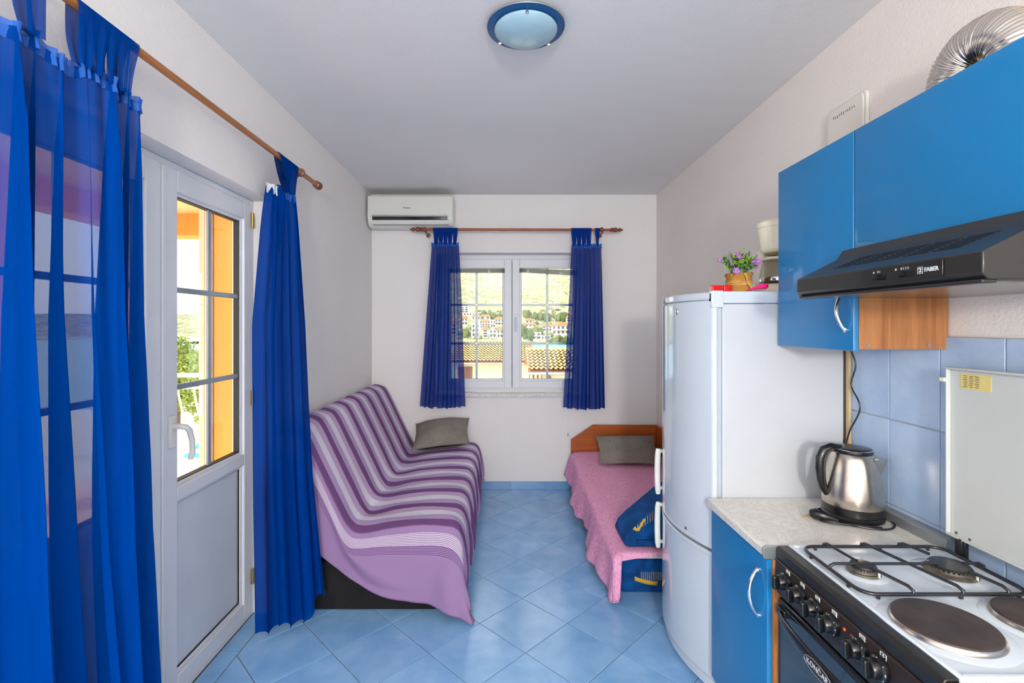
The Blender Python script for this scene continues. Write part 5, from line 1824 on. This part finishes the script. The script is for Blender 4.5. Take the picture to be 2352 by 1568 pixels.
for y, z in ((1.385, 0.853), (1.345, 0.851)):
    MB().lathe([(0.004, -0.001), (0.004, 0.001)], (1.2912, y, z), 'x', 10).build('screw', 'brown_shutter', ld)

# ------------------------------------------------------------------ air conditioner
ac = thing('air_conditioner', (-0.80, 4.18, 2.29), 'white wall air conditioner in the corner above the curtain rod', 'air conditioner')
AX0, AX1 = -1.158, -0.438
ZA = 2.280
MB().prism([(4.272, ZA + 0.008), (4.272, ZA + 0.262), (4.085, ZA + 0.262), (4.075, ZA + 0.25), (4.068, ZA + 0.080), (4.085, ZA + 0.030), (4.12, ZA + 0.004), (4.20, ZA - 0.002)], 'x', AX0, AX1).build('housing', 'acwhite', ac, bevel=0.006, seg=3)
MB().prism([(4.074, ZA + 0.083), (4.074, ZA + 0.254), (4.068, ZA + 0.250), (4.060, ZA + 0.083)], 'x', AX0 + 0.003, AX1 - 0.003).build('front_panel', 'acwhite', ac, bevel=0.003)
MB().prism([(4.075, ZA + 0.078), (4.064, ZA + 0.078), (4.058, ZA + 0.088), (4.058, ZA + 0.093), (4.075, ZA + 0.094)], 'x', AX0 + 0.04, AX1 - 0.045).build('silver_strip', 'greymetal', ac, bevel=0.001)
MB().prism([(4.080, ZA + 0.053), (4.069, ZA + 0.054), (4.064, ZA + 0.078), (4.080, ZA + 0.078)], 'x', AX0 + 0.042, AX1 - 0.045).build('display_strip', 'acblack', ac)
MB().prism([(4.085, ZA + 0.052), (4.0705, ZA + 0.052), (4.081, ZA + 0.026), (4.100, ZA + 0.010), (4.11, ZA + 0.014)], 'x', AX0 + 0.046, AX1 - 0.042).build('louvre', 'acwhite', ac, bevel=0.001)
m = MB().box(AX0 + 0.043, AX1 - 0.039, 4.088, 4.102, ZA + 0.0135, ZA + 0.0165)
m.build('louvre_gap', 'gasket', ac)
text('brand_print', 'Whirlpool', 0.019, face_minus_y((AX0 + AX1) / 2 - 0.028, 4.0615, ZA + 0.152) @ Matrix.Shear('XZ', 4, (0.0, 0.0)), 'print_dark', ac, 0.0005, 0.82, 0.0002)
text('power_mark', '6', 0.012, face_minus_y(AX1 - 0.095, 4.0655, ZA + 0.066), 'print_white', ac, 0.0004)

# ------------------------------------------------------------------ ceiling lamp
LX, LY = 0.079, 1.842
lm = thing('ceiling_lamp', (LX, LY, H), 'round ceiling lamp with blue rim and frosted pale blue glass', 'ceiling lamp')
MB().lathe([(0.10, -0.0005), (0.128, -0.003), (0.130, -0.014), (0.0, -0.015)], (LX, LY, H), 'z', 64).build('back_plate', 'acwhite', lm)
MB().lathe([(0.125, -0.014), (0.146, -0.0155), (0.1475, -0.018), (0.1465, -0.022), (0.120, -0.0255), (0.0, -0.026)], (LX, LY, H), 'z', 64).build('rim', 'blue_ring', lm)
MB().lathe([(0.1478, -0.0165), (0.1486, -0.020), (0.1474, -0.0235), (0.1460, -0.0215)], (LX, LY, H), 'z', 64).build('edge_trim', 'greymetal', lm)
MB().lathe([(0.1185, -0.030), (0.1195, -0.033), (0.118, -0.0365), (0.105, -0.046), (0.08, -0.057), (0.045, -0.0645), (0.0, -0.067)], (LX, LY, H), 'z', 64).build('glass_dish', 'lamp_glass', lm, smooth=80)
for an in (270, 38, 146):
    a = math.radians(an)
    x, y = LX + 0.119 * math.cos(a), LY + 0.119 * math.sin(a)
    m = MB().lathe([(0.006, -0.043), (0.0062, -0.039), (0.0062, -0.036)], (x, y, H), 'z', 14)
    m.tube([(x, y, H - 0.025), (x, y, H - 0.04)], 0.0025, 8)
    m.build('clip', 'chrome', lm)

# ------------------------------------------------------------------ outside the door: balcony
bal = struct(MB().box(-4.05, XO - 0.015, -1.5, 5.45, -0.20, -0.045).build('balcony_floor', 'grout'))
proto = None
for i in range(8):
    for j in range(14):
        x0, y0 = -4.04 + i * 0.322, 0.93 + j * 0.322
        if proto is None:
            proto = slab_tile([(0.002, 0.002), (0.319, 0.002), (0.319, 0.319), (0.002, 0.319)], lambda a, b, z: (a, b, z), 0.012).build('tile', 'pink_tile', bal, smooth=0)
            t = proto
        else:
            t = bpy.data.objects.new('tile', proto.data)
            COL.objects.link(t)
            t.parent = bal
        t.location = (x0, y0, -0.035)
m = MB().box(-4.05, XO - 0.016, -1.5, 5.6, 2.67, 2.85)
struct(m.build('balcony_ceiling', 'cream_out'))
m = MB().box(-4.05, XO - 0.016, 5.30, 5.55, 2.43, 2.669).box(-4.05, -3.80, -1.5, 5.30, 2.43, 2.669)
struct(m.build('balcony_beam', 'orange'))
for k, (x, y, lb) in enumerate(((-3.93, 5.14, 'orange corner pillar of the balcony seen through the left door leaf'), (-3.93, 3.75, 'orange middle pillar of the balcony seen through the blue curtain'))):
    p = MB().box(x - 0.13, x + 0.13, y - 0.15, y + 0.15, -0.04, 2.43).build('balcony_pillar', 'orange', None, bevel=0.01)
    tag(p, lb, 'pillar', 'balcony pillars')

rail = thing('balcony_railing', (-2.6, 5.27, -0.03), 'white metal railing with curved bars along the far end of the balcony', 'railing')
MB().tube([(-3.80, 5.27, 0.905), (XO - 0.02, 5.27, 0.905)], 0.024, 12).build('top_rail', 'white_metal', rail)
MB().tube([(-3.80, 5.27, 0.765), (XO - 0.02, 5.27, 0.765)], 0.014, 10).build('middle_rail', 'white_metal', rail)
MB().tube([(-3.80, 5.27, 0.075), (XO - 0.02, 5.27, 0.075)], 0.016, 10).build('bottom_rail', 'white_metal', rail)
for k in range(13):
    x = -3.74 + k * 0.175
    pts = [(x, 5.27, 0.765), (x + 0.03, 5.27, 0.60), (x + 0.075, 5.27, 0.42), (x + 0.115, 5.27, 0.27), (x + 0.125, 5.27, 0.19), (x + 0.105, 5.27, 0.13), (x + 0.065, 5.27, 0.10), (x + 0.02, 5.27, 0.085)]
    MB().tube([catmull(pts, i / 28 * 7) for i in range(29)], 0.011, 8).build('bar', 'white_metal', rail)
rail2 = thing('balcony_railing', (-3.93, 2.0, -0.03), 'white metal railing along the outer side of the balcony behind the curtain', 'railing')
for z, r in ((0.905, 0.024), (0.765, 0.014), (0.075, 0.016)):
    MB().tube([(-3.93, 0.2, z), (-3.93, 3.59, z)], r, 10).build('rail', 'white_metal', rail2)
for k in range(18):
    y = 0.35 + k * 0.175
    pts = [(-3.93, y, 0.765), (-3.93, y + 0.03, 0.60), (-3.93, y + 0.075, 0.42), (-3.93, y + 0.11, 0.25), (-3.93, y + 0.10, 0.14), (-3.93, y + 0.02, 0.085)]
    MB().tube([catmull(pts, i / 18 * 5) for i in range(19)], 0.011, 8).build('bar', 'white_metal', rail2)

sh = thing('door_shutter', (-1.49, 2.7, 0.0), 'beige folded door shutter with lock plates seen edge-on through the door glass', 'shutter')
for xa, xb_, ya in ((-1.462, -1.492, 2.405), (-1.497, -1.527, 2.412)):
    MB().box(xb_, xa, ya, 3.02, 0.02, 2.06).build('panel', 'shutter', sh, bevel=0.003)
for z in (1.90, 1.10, 0.93):
    box('lock_plate', 'white_metal', sh, -1.486, -1.468, 2.4030, 2.4055, z - 0.05, z + 0.05)
    for dz in (-0.025, 0.025):
        MB().lathe([(0.007, -0.001), (0.007, 0.001)], (-1.477, 2.4025, z + dz), 'y', 10).build('screw', 'gasket', sh)
box('lock_plate', 'white_metal', sh, -1.523, -1.505, 2.410, 2.4125, 1.0, 1.16)

# terrace below, cover, pine
struct(MB().box(-14, -5.0, 11.0, 18.5, -2.2, -1.50).build('ground', 'stone'))
tc = thing('boat_cover', (-6.0, 9.5, -1.5), 'teal tarpaulin heap beyond the balcony railing', 'tarpaulin')
m = MB().grid(lambda u, v: (-7.0 + 1.6 * u, 10.2 + 1.2 * v, -1.6 + 0.75 * math.sin(PI * u) ** 0.6 * math.sin(PI * v) ** 0.5 + 0.05 * math.sin(9 * u + 5 * v)), 20, 14)
m.build('cover', 'teal', tc, smooth=180)
struct(MB().box(-14, -4.2, 5.6, 11.0, -2.2, -1.62).build('ground.001', 'stone'))


def leafy(name, c, rx, ry, rz, n, size, mat, parent, seed):
    r = random.Random(seed)
    m = MB()
    for _ in range(n):
        while True:
            p = Vector((r.uniform(-1, 1), r.uniform(-1, 1), r.uniform(-1, 1)))
            if 0.2 < p.length < 1:
                break
        p = Vector((c[0] + p.x * rx, c[1] + p.y * ry, c[2] + p.z * rz))
        dv = Vector((r.uniform(-1, 1), r.uniform(-1, 1), r.uniform(0, 1.2))).normalized()
        s = dv.cross(Vector((r.uniform(-1, 1), r.uniform(-1, 1), 0.1))).normalized()
        L = size * r.uniform(0.6, 1.4)
        m.add([p - s * L * 0.12, p + dv * L * 0.5 - s * L * 0.2, p + dv * L, p + dv * L * 0.5 + s * L * 0.2], [(0, 1, 2, 3)])
    o = m.build(name, mat, parent, smooth=0)
    o['kind'] = 'stuff'
    return o


for (x, y, zb, hgt, lb, sd_) in ((-7.65, 12.6, -1.6, 2.4, 'yellow-green pine bush behind the balcony railing', 3), (-9.6, 14.2, -1.5, 2.4, 'yellow-green pine bush further left behind the balcony', 9)):
    pt = thing('pine_bush', (x, y, zb), lb, 'bush', 'pine bushes')
    MB().tube([(x, y, zb), (x + 0.05, y, zb + hgt * 0.6), (x, y + 0.05, zb + hgt * 0.95)], [0.07, 0.05, 0.02], 8).build('trunk', 'trunk', pt)
    leafy('foliage', (x, y, zb + hgt * 0.62), 0.62, 0.62, hgt * 0.46, 3200, 0.13, 'pine', pt, sd_)

# ------------------------------------------------------------------ the view: neighbours, bay, town, hills
struct(MB().grid(lambda u, v: (-3000 + 6000 * u, 60 + 2500 * v, -9.0), 2, 2).build('sea', 'sea'))
struct(MB().box(-40, 40, 5.0, 60, -9.5, -9.1).build('ground.002', 'stone'))


def ground_z(x, y):
    t = y - 288
    if t < 0:
        base = -9.6
    else:
        base = -8.6 + (0.170 * t if t < 170 else 28.9 + 0.205 * (t - 170))
        base += 0.00004 * max(0, t - 170) ** 2
    w = smoothstep(-0.42, -0.18, x / max(y, 1))
    far = 3.2 * math.sin(x * 0.011) * smoothstep(60, 300, t) + 5 * mnoise.noise(Vector((x * 0.012, y * 0.012, 3))) * smoothstep(50, 300, t)
    low = -9.6 + 26 * smoothstep(400, 640, y) + 4 * mnoise.noise(Vector((x * 0.01, y * 0.01, 1)))
    return (base + far) * w + low * (1 - w)


def hill_fn(u, v):
    y = 280 + 900 * v ** 1.25
    x = (-1.05 + 1.55 * u) * y
    return (x, y, ground_z(x, y))


struct(MB().grid(hill_fn, 150, 110).build('hillside', 'hill', smooth=180))


def town_y(py):
    """distance at which the slope shows at this height of view"""
    lo, hi = 289.0, 900.0
    for _ in range(40):
        mid = (lo + hi) / 2
        z = ground_z(0.03 * mid, mid)
        if 747 - 1112 * (z - EYE) / mid > py:
            lo = mid
        else:
            hi = mid
    return (lo + hi) / 2


def house(px0, px1, pt, pb, roof, rows, cols, label):
    y = town_y(pb)
    x0, x1 = (px0 - 1160) / 1112 * y, (px1 - 1160) / 1112 * y
    z0 = ground_z((x0 + x1) / 2, y) - 1.0
    z1 = EYE + (747 - pt) / 1112 * y
    dp = min(6.0, (x1 - x0) * 0.7)
    h = thing('house', ((x0 + x1) / 2, y + dp / 2, z0), label, 'house', 'town houses on the far shore')
    rh = (z1 - z0) * 0.16 if roof else 0.0
    zw = z1 - rh
    MB().box(x0, x1, y, y + dp, z0, zw).build('walls', 'white_house', h)
    if roof:
        o = 0.5
        MB().add([(x0 - o, y - o, zw), (x1 + o, y - o, zw), (x1 + o, y + dp + o, zw), (x0 - o, y + dp + o, zw), (x0 + (x1 - x0) * 0.2, y + dp / 2, z1 + 0.8), (x1 - (x1 - x0) * 0.2, y + dp / 2, z1 + 0.8)],
                 [(0, 1, 5, 4), (2, 3, 4, 5), (0, 4, 3), (1, 2, 5), (0, 3, 2, 1)]).build('roof', 'terracotta', h, smooth=0)
    else:
        MB().box(x0 - 0.2, x1 + 0.2, y - 0.2, y + dp + 0.2, zw, zw + 0.35).build('parapet', 'white_house', h)
    zb = z0 + 1.4
    for r in range(rows):
        for c in range(cols):
            wx = x0 + (x1 - x0) * (c + 0.5) / cols
            wz = zb + (zw - zb) * (r + 0.55) / rows
            ww, wh = (x1 - x0) / cols * 0.24, min(1.1, (zw - zb) / rows * 0.28)
            MB().box(wx - ww, wx + ww, y - 0.12, y + 0.1, wz - wh, wz + wh).build('window', 'pane_dark', h)
    if rows > 1:
        for r in range(1, rows):
            wz = zb + (zw - zb) * r / rows
            MB().box(x0 + 0.4, x1 - 0.4, y - 1.0, y + 0.1, wz - 0.15, wz + 0.1).build('balcony', 'white_house', h)
    return h


HL = [(1058, 1076, 704, 719, 0, 3, 2, 'white three-storey house high at the left edge of the window view'),
      (1064, 1091, 718, 726, 0, 1, 4, 'long low white house under the highest left house'),
      (1060, 1074, 727, 748, 1, 2, 2, 'white house with tiled roof at the left edge, mid slope'),
      (1084, 1103, 723, 737, 1, 1, 3, 'white house with orange roof left of the big apartment block'),
      (1103, 1126, 724, 735, 1, 1, 2, 'white house with orange roof above the big apartment block'),
      (1102, 1125, 735, 754, 1, 3, 4, 'big white apartment block with rows of windows'),
      (1126, 1138, 735, 755, 0, 2, 2, 'narrow white house right of the apartment block'),
      (1136, 1158, 730, 748, 1, 2, 3, 'white house with pale roof next to the window stile'),
      (1083, 1101, 744, 776, 0, 3, 2, 'tall plain white house behind the left glazing bar'),
      (1107, 1122, 753, 776, 1, 3, 1, 'white house with three wide dark balconies near the shore'),
      (1124, 1140, 757, 777, 0, 2, 2, 'low white house on the shore left of the stile'),
      (1141, 1156, 753, 778, 1, 2, 2, 'white shore house with orange roof next to the window stile'),
      (1207, 1223, 733, 743, 1, 1, 2, 'small white house with orange roof above the trees, right sash'),
      (1196, 1232, 743, 752, 1, 1, 4, 'long house with orange roof among trees, right sash'),
      (1246, 1268, 746, 761, 1, 2, 3, 'white house left of the large orange-roofed building'),
      (1268, 1308, 742, 770, 1, 2, 4, 'large white building with steep orange roof, right sash'),
      (1220, 1243, 764, 781, 0, 2, 2, 'white two-storey house on the shore, right sash'),
      (1243, 1264, 771, 781, 0, 1, 3, 'low white shed on the shore, right sash'),
      (1258, 1269, 706, 715, 1, 1, 2, 'small white house alone high on the slope, right sash'),
      (1300, 1330, 726, 740, 1, 2, 3, 'white house seen through the right window curtain'),
      (1020, 1050, 738, 770, 1, 3, 2, 'white house seen through the left window curtain')]
for hrow in HL:
    house(*hrow)

# crown shapes shared by the far trees
crowns = []
for k in range(4):
    m = MB()
    rr3 = random.Random(50 + k)
    for q in range(6):
        cx_, cy_, cz_ = rr3.uniform(-0.45, 0.45), rr3.uniform(-0.45, 0.45), rr3.uniform(0.30, 0.78)
        rad = rr3.uniform(0.24, 0.40)

        def blob(u, v, cx_=cx_, cy_=cy_, cz_=cz_, rad=rad):
            th, ph = 2 * PI * u, PI * v
            dirp = Vector((math.sin(ph) * math.cos(th), math.sin(ph) * math.sin(th), math.cos(ph)))
            rr = rad * (1 + 0.35 * mnoise.noise(dirp * 2.6 + Vector((cx_ * 9, cy_ * 9, 0))))
            return (cx_ + dirp.x * rr, cy_ + dirp.y * rr, cz_ + dirp.z * rr * 0.85)
        m.grid(blob, 14, 8)
    crowns.append(m)
tree_protos = {}


def tree(px, pb, w, h, kind, label, group):
    y = town_y(pb) - 3.5 - (kind % 3) * 3.0
    x = (px - 1160) / 1112 * y
    z0 = ground_z(x, y) - 0.6
    W, Hh = w / 1112 * y, h / 1112 * y
    t = thing('tree', (x, y, z0), label, 'tree', group)
    mat = 'crown_a' if kind % 3 else 'crown_b'
    key = (kind % 4, mat)
    if key not in tree_protos:
        o = crowns[kind % 4].build('crown', mat, None, smooth=180)
        tk = MB().tube([(0, 0, 0), (0.02, 0, 0.5)], [0.06, 0.04], 6).build('trunk', 'trunk', None)
        tree_protos[key] = (o, tk)
    else:
        o, tk = tree_protos[key]
        o, tk = o.copy(), tk.copy()
        COL.objects.link(o)
        COL.objects.link(tk)
    for p in (o, tk):
        p.parent = t
        p.scale = (W * 0.72, W * 0.42, Hh)


TL = [(1066, 773, 16, 26), (1075, 768, 12, 16), (1080, 778, 9, 8), (1091, 776, 9, 12), (1103, 728, 14, 16), (1112, 727, 16, 20), (1122, 728, 16, 20), (1130, 730, 16, 18), (1140, 728, 12, 14), (1149, 727, 12, 12),
      (1066, 729, 9, 6), (1078, 752, 10, 9), (1118, 754, 16, 7), (1139, 755, 10, 8), (1105, 776, 6, 14), (1134, 736, 8, 8), (1146, 714, 14, 6), (1098, 712, 12, 5)]
TR = [(1204, 728, 14, 22), (1214, 730, 16, 22), (1225, 732, 18, 22), (1236, 734, 18, 24), (1247, 732, 16, 20), (1257, 734, 18, 22), (1268, 733, 16, 26), (1279, 735, 18, 22), (1290, 734, 18, 26), (1301, 736, 16, 22),
      (1230, 742, 14, 10), (1260, 742, 14, 8), (1285, 741, 14, 8), (1204, 768, 20, 26), (1213, 778, 24, 32), (1224, 764, 22, 20), (1238, 762, 18, 18), (1248, 772, 16, 14), (1262, 771, 18, 12), (1258, 782, 16, 14),
      (1270, 782, 20, 20), (1284, 782, 20, 18), (1296, 782, 20, 20), (1308, 782, 18, 20), (1245, 713, 12, 6), (1280, 712, 14, 7), (1210, 714, 12, 6)]
ORD = ['first', 'second', 'third', 'fourth', 'fifth', 'sixth', 'seventh', 'eighth', 'ninth', 'tenth', 'eleventh', 'twelfth', 'thirteenth', 'fourteenth', 'fifteenth', 'sixteenth']
for lst, half, grp in ((TL, 'left', 'trees in the left half of the view'), (TR, 'right', 'trees in the right half of the view')):
    up = sorted(t[0] for t in lst if t[1] < 740)
    lo = sorted(t[0] for t in lst if t[1] >= 740)
    for k, (px, pb, w, h_) in enumerate(lst):
        if pb < 740:
            lab = 'green tree high on the slope, %s from the left, %s window sash' % (ORD[up.index(px)], half)
        else:
            lab = 'green tree low near the shore, %s from the left, %s window sash' % (ORD[lo.index(px)], half)
        tree(px, pb, w, h_, k, lab, grp)


# neighbouring house roofs with single clay tiles
def tile_mesh():
    m = MB()

    def g(u, v):
        a = u * 2 * PI
        x = u - 0.5
        z = 0.34 * math.sin(a) if u < 0.5 else 0.14 * math.sin(a)
        return (x * 1.08, -v * 1.12, z * 0.9 - 0.36 * (1 - v) + 0.36)
    m.grid(g, 8, 1)
    return m


def neighbour(x0, x1, ye, ze, run, pitch, tw, tl, label, wall_mat, holes):
    n = thing('neighbour_house', ((x0 + x1) / 2, ye + run, -9.1), label, 'house', 'neighbouring houses')
    zr = ze + run * pitch
    w = MB().box(x0 + 0.25, x1 - 0.25, ye + 0.45, ye + 2 * run - 0.4, -9.1, ze - 0.02)
    w.add([(x0 + 0.25, ye + 0.45, ze - 0.02), (x0 + 0.25, ye + 2 * run - 0.4, ze - 0.02), (x0 + 0.25, ye + run, zr - 0.1), (x1 - 0.25, ye + 0.45, ze - 0.02), (x1 - 0.25, ye + 2 * run - 0.4, ze - 0.02), (x1 - 0.25, ye + run, zr - 0.1)],
          [(0, 1, 2), (3, 5, 4), (0, 2, 5, 3), (1, 4, 5, 2)])
    w.build('walls', wall_mat, n, smooth=0)
    r = MB().add([(x0, ye, ze - 0.05), (x1, ye, ze - 0.05), (x1, ye + run, zr - 0.05), (x0, ye + run, zr - 0.05), (x0, ye + 2 * run, ze - 0.05), (x1, ye + 2 * run, ze - 0.05)],
                 [(0, 1, 2, 3), (3, 2, 5, 4)]).build('roof', 'terracotta', n, smooth=0, solid=0.05)
    MB().tube([(x0, ye - 0.06, ze - 0.09), (x1, ye - 0.06, ze - 0.09)], 0.06, 8).build('gutter', 'greymetal', n)
    first = None
    nr = int(round(math.hypot(run, run * pitch) / tl))
    nc = int((x1 - x0) / tw)
    al_ = math.atan(pitch)
    for i in range(nr):
        for j in range(nc):
            if first is None:
                first = tile_mesh().build('roof_tile', 'rooftile', None, smooth=180, solid=0.06)
                first.parent = r
                t = first
                t.scale = (tw, tl, tw)
            else:
                t = bpy.data.objects.new('roof_tile', first.data)
                COL.objects.link(t)
                t.parent = r
                t.scale = (tw, tl, tw)
            s = (i + 1) * tl
            o0 = ORG[r.name]
            t.location = Vector((x0 + (j + 0.5) * tw, ye + s * math.cos(al_), ze + s * math.sin(al_) + 0.055)) - o0
            t.rotation_euler = (al_, 0, 0)
    MBr = MB()
    for j in range(int((x1 - x0) / 0.42)):
        xx = x0 + 0.42 * j
        MB().tube([(xx, ye + run, zr + 0.03), (xx + 0.44, ye + run, zr + 0.03)], [0.13, 0.115], 10).build('ridge_tile', 'rooftile', r)
    for (a0, a1, b0, b1, slats) in holes:
        f = box('window_shutter', 'brown_shutter', n, a0, a1, ye + 0.38, ye + 0.46, b0, b1, 0.01)
        if slats == 'louvre':
            k = 0
            while b0 + 0.06 + k * 0.075 < b1 - 0.04:
                z = b0 + 0.06 + k * 0.075
                MB().box(a0 + 0.04, a1 - 0.04, ye + 0.355, ye + 0.39, z, z + 0.045).build('slat', 'brown_shutter', f)
                k += 1
        else:
            wd = (a1 - a0) / slats
            for k in range(slats):
                MB().box(a0 + wd * k + 0.04, a0 + wd * (k + 1) - 0.04, ye + 0.36, ye + 0.39, b0 + 0.05, b1 - 0.06).build('pane', 'cream_out', f)
    return n


def wx(px, y):
    return (px - 1160) / 1112 * y


def wz(py, y):
    return EYE - (py - 747) / 1112 * y


neighbour(wx(1032, 28), wx(1227, 28), 28.0, wz(831, 28), 2.95, 0.36, 0.205, 0.345, 'cream neighbouring house with clay tiled roof in the left part of the window', 'house_cream',
          [(wx(1052, 28.4), wx(1085, 28.4), wz(905, 28.4), wz(842, 28.4), 'louvre')])
n2 = neighbour(wx(1213, 20), wx(1345, 20), 20.0, wz(852, 20), 2.03, 0.36, 0.198, 0.32, 'nearer cream neighbouring house with clay tiled roof, right window sash', 'house_cream',
               [(wx(1212.5, 20.4) + 0.05, wx(1245, 20.4), wz(905, 20.4), wz(857, 20.4), 3)])
lx, ly, lz = wx(1261, 20.35), 20.40, wz(866, 20.35)
m = MB().prism([(lx - 0.05, lz - 0.12), (lx + 0.05, lz - 0.12), (lx + 0.09, lz + 0.02), (lx, lz + 0.12), (lx - 0.09, lz + 0.02)], 'y', ly - 0.18, ly - 0.04)
m.build('wall_lantern', 'brown_shutter', n2)
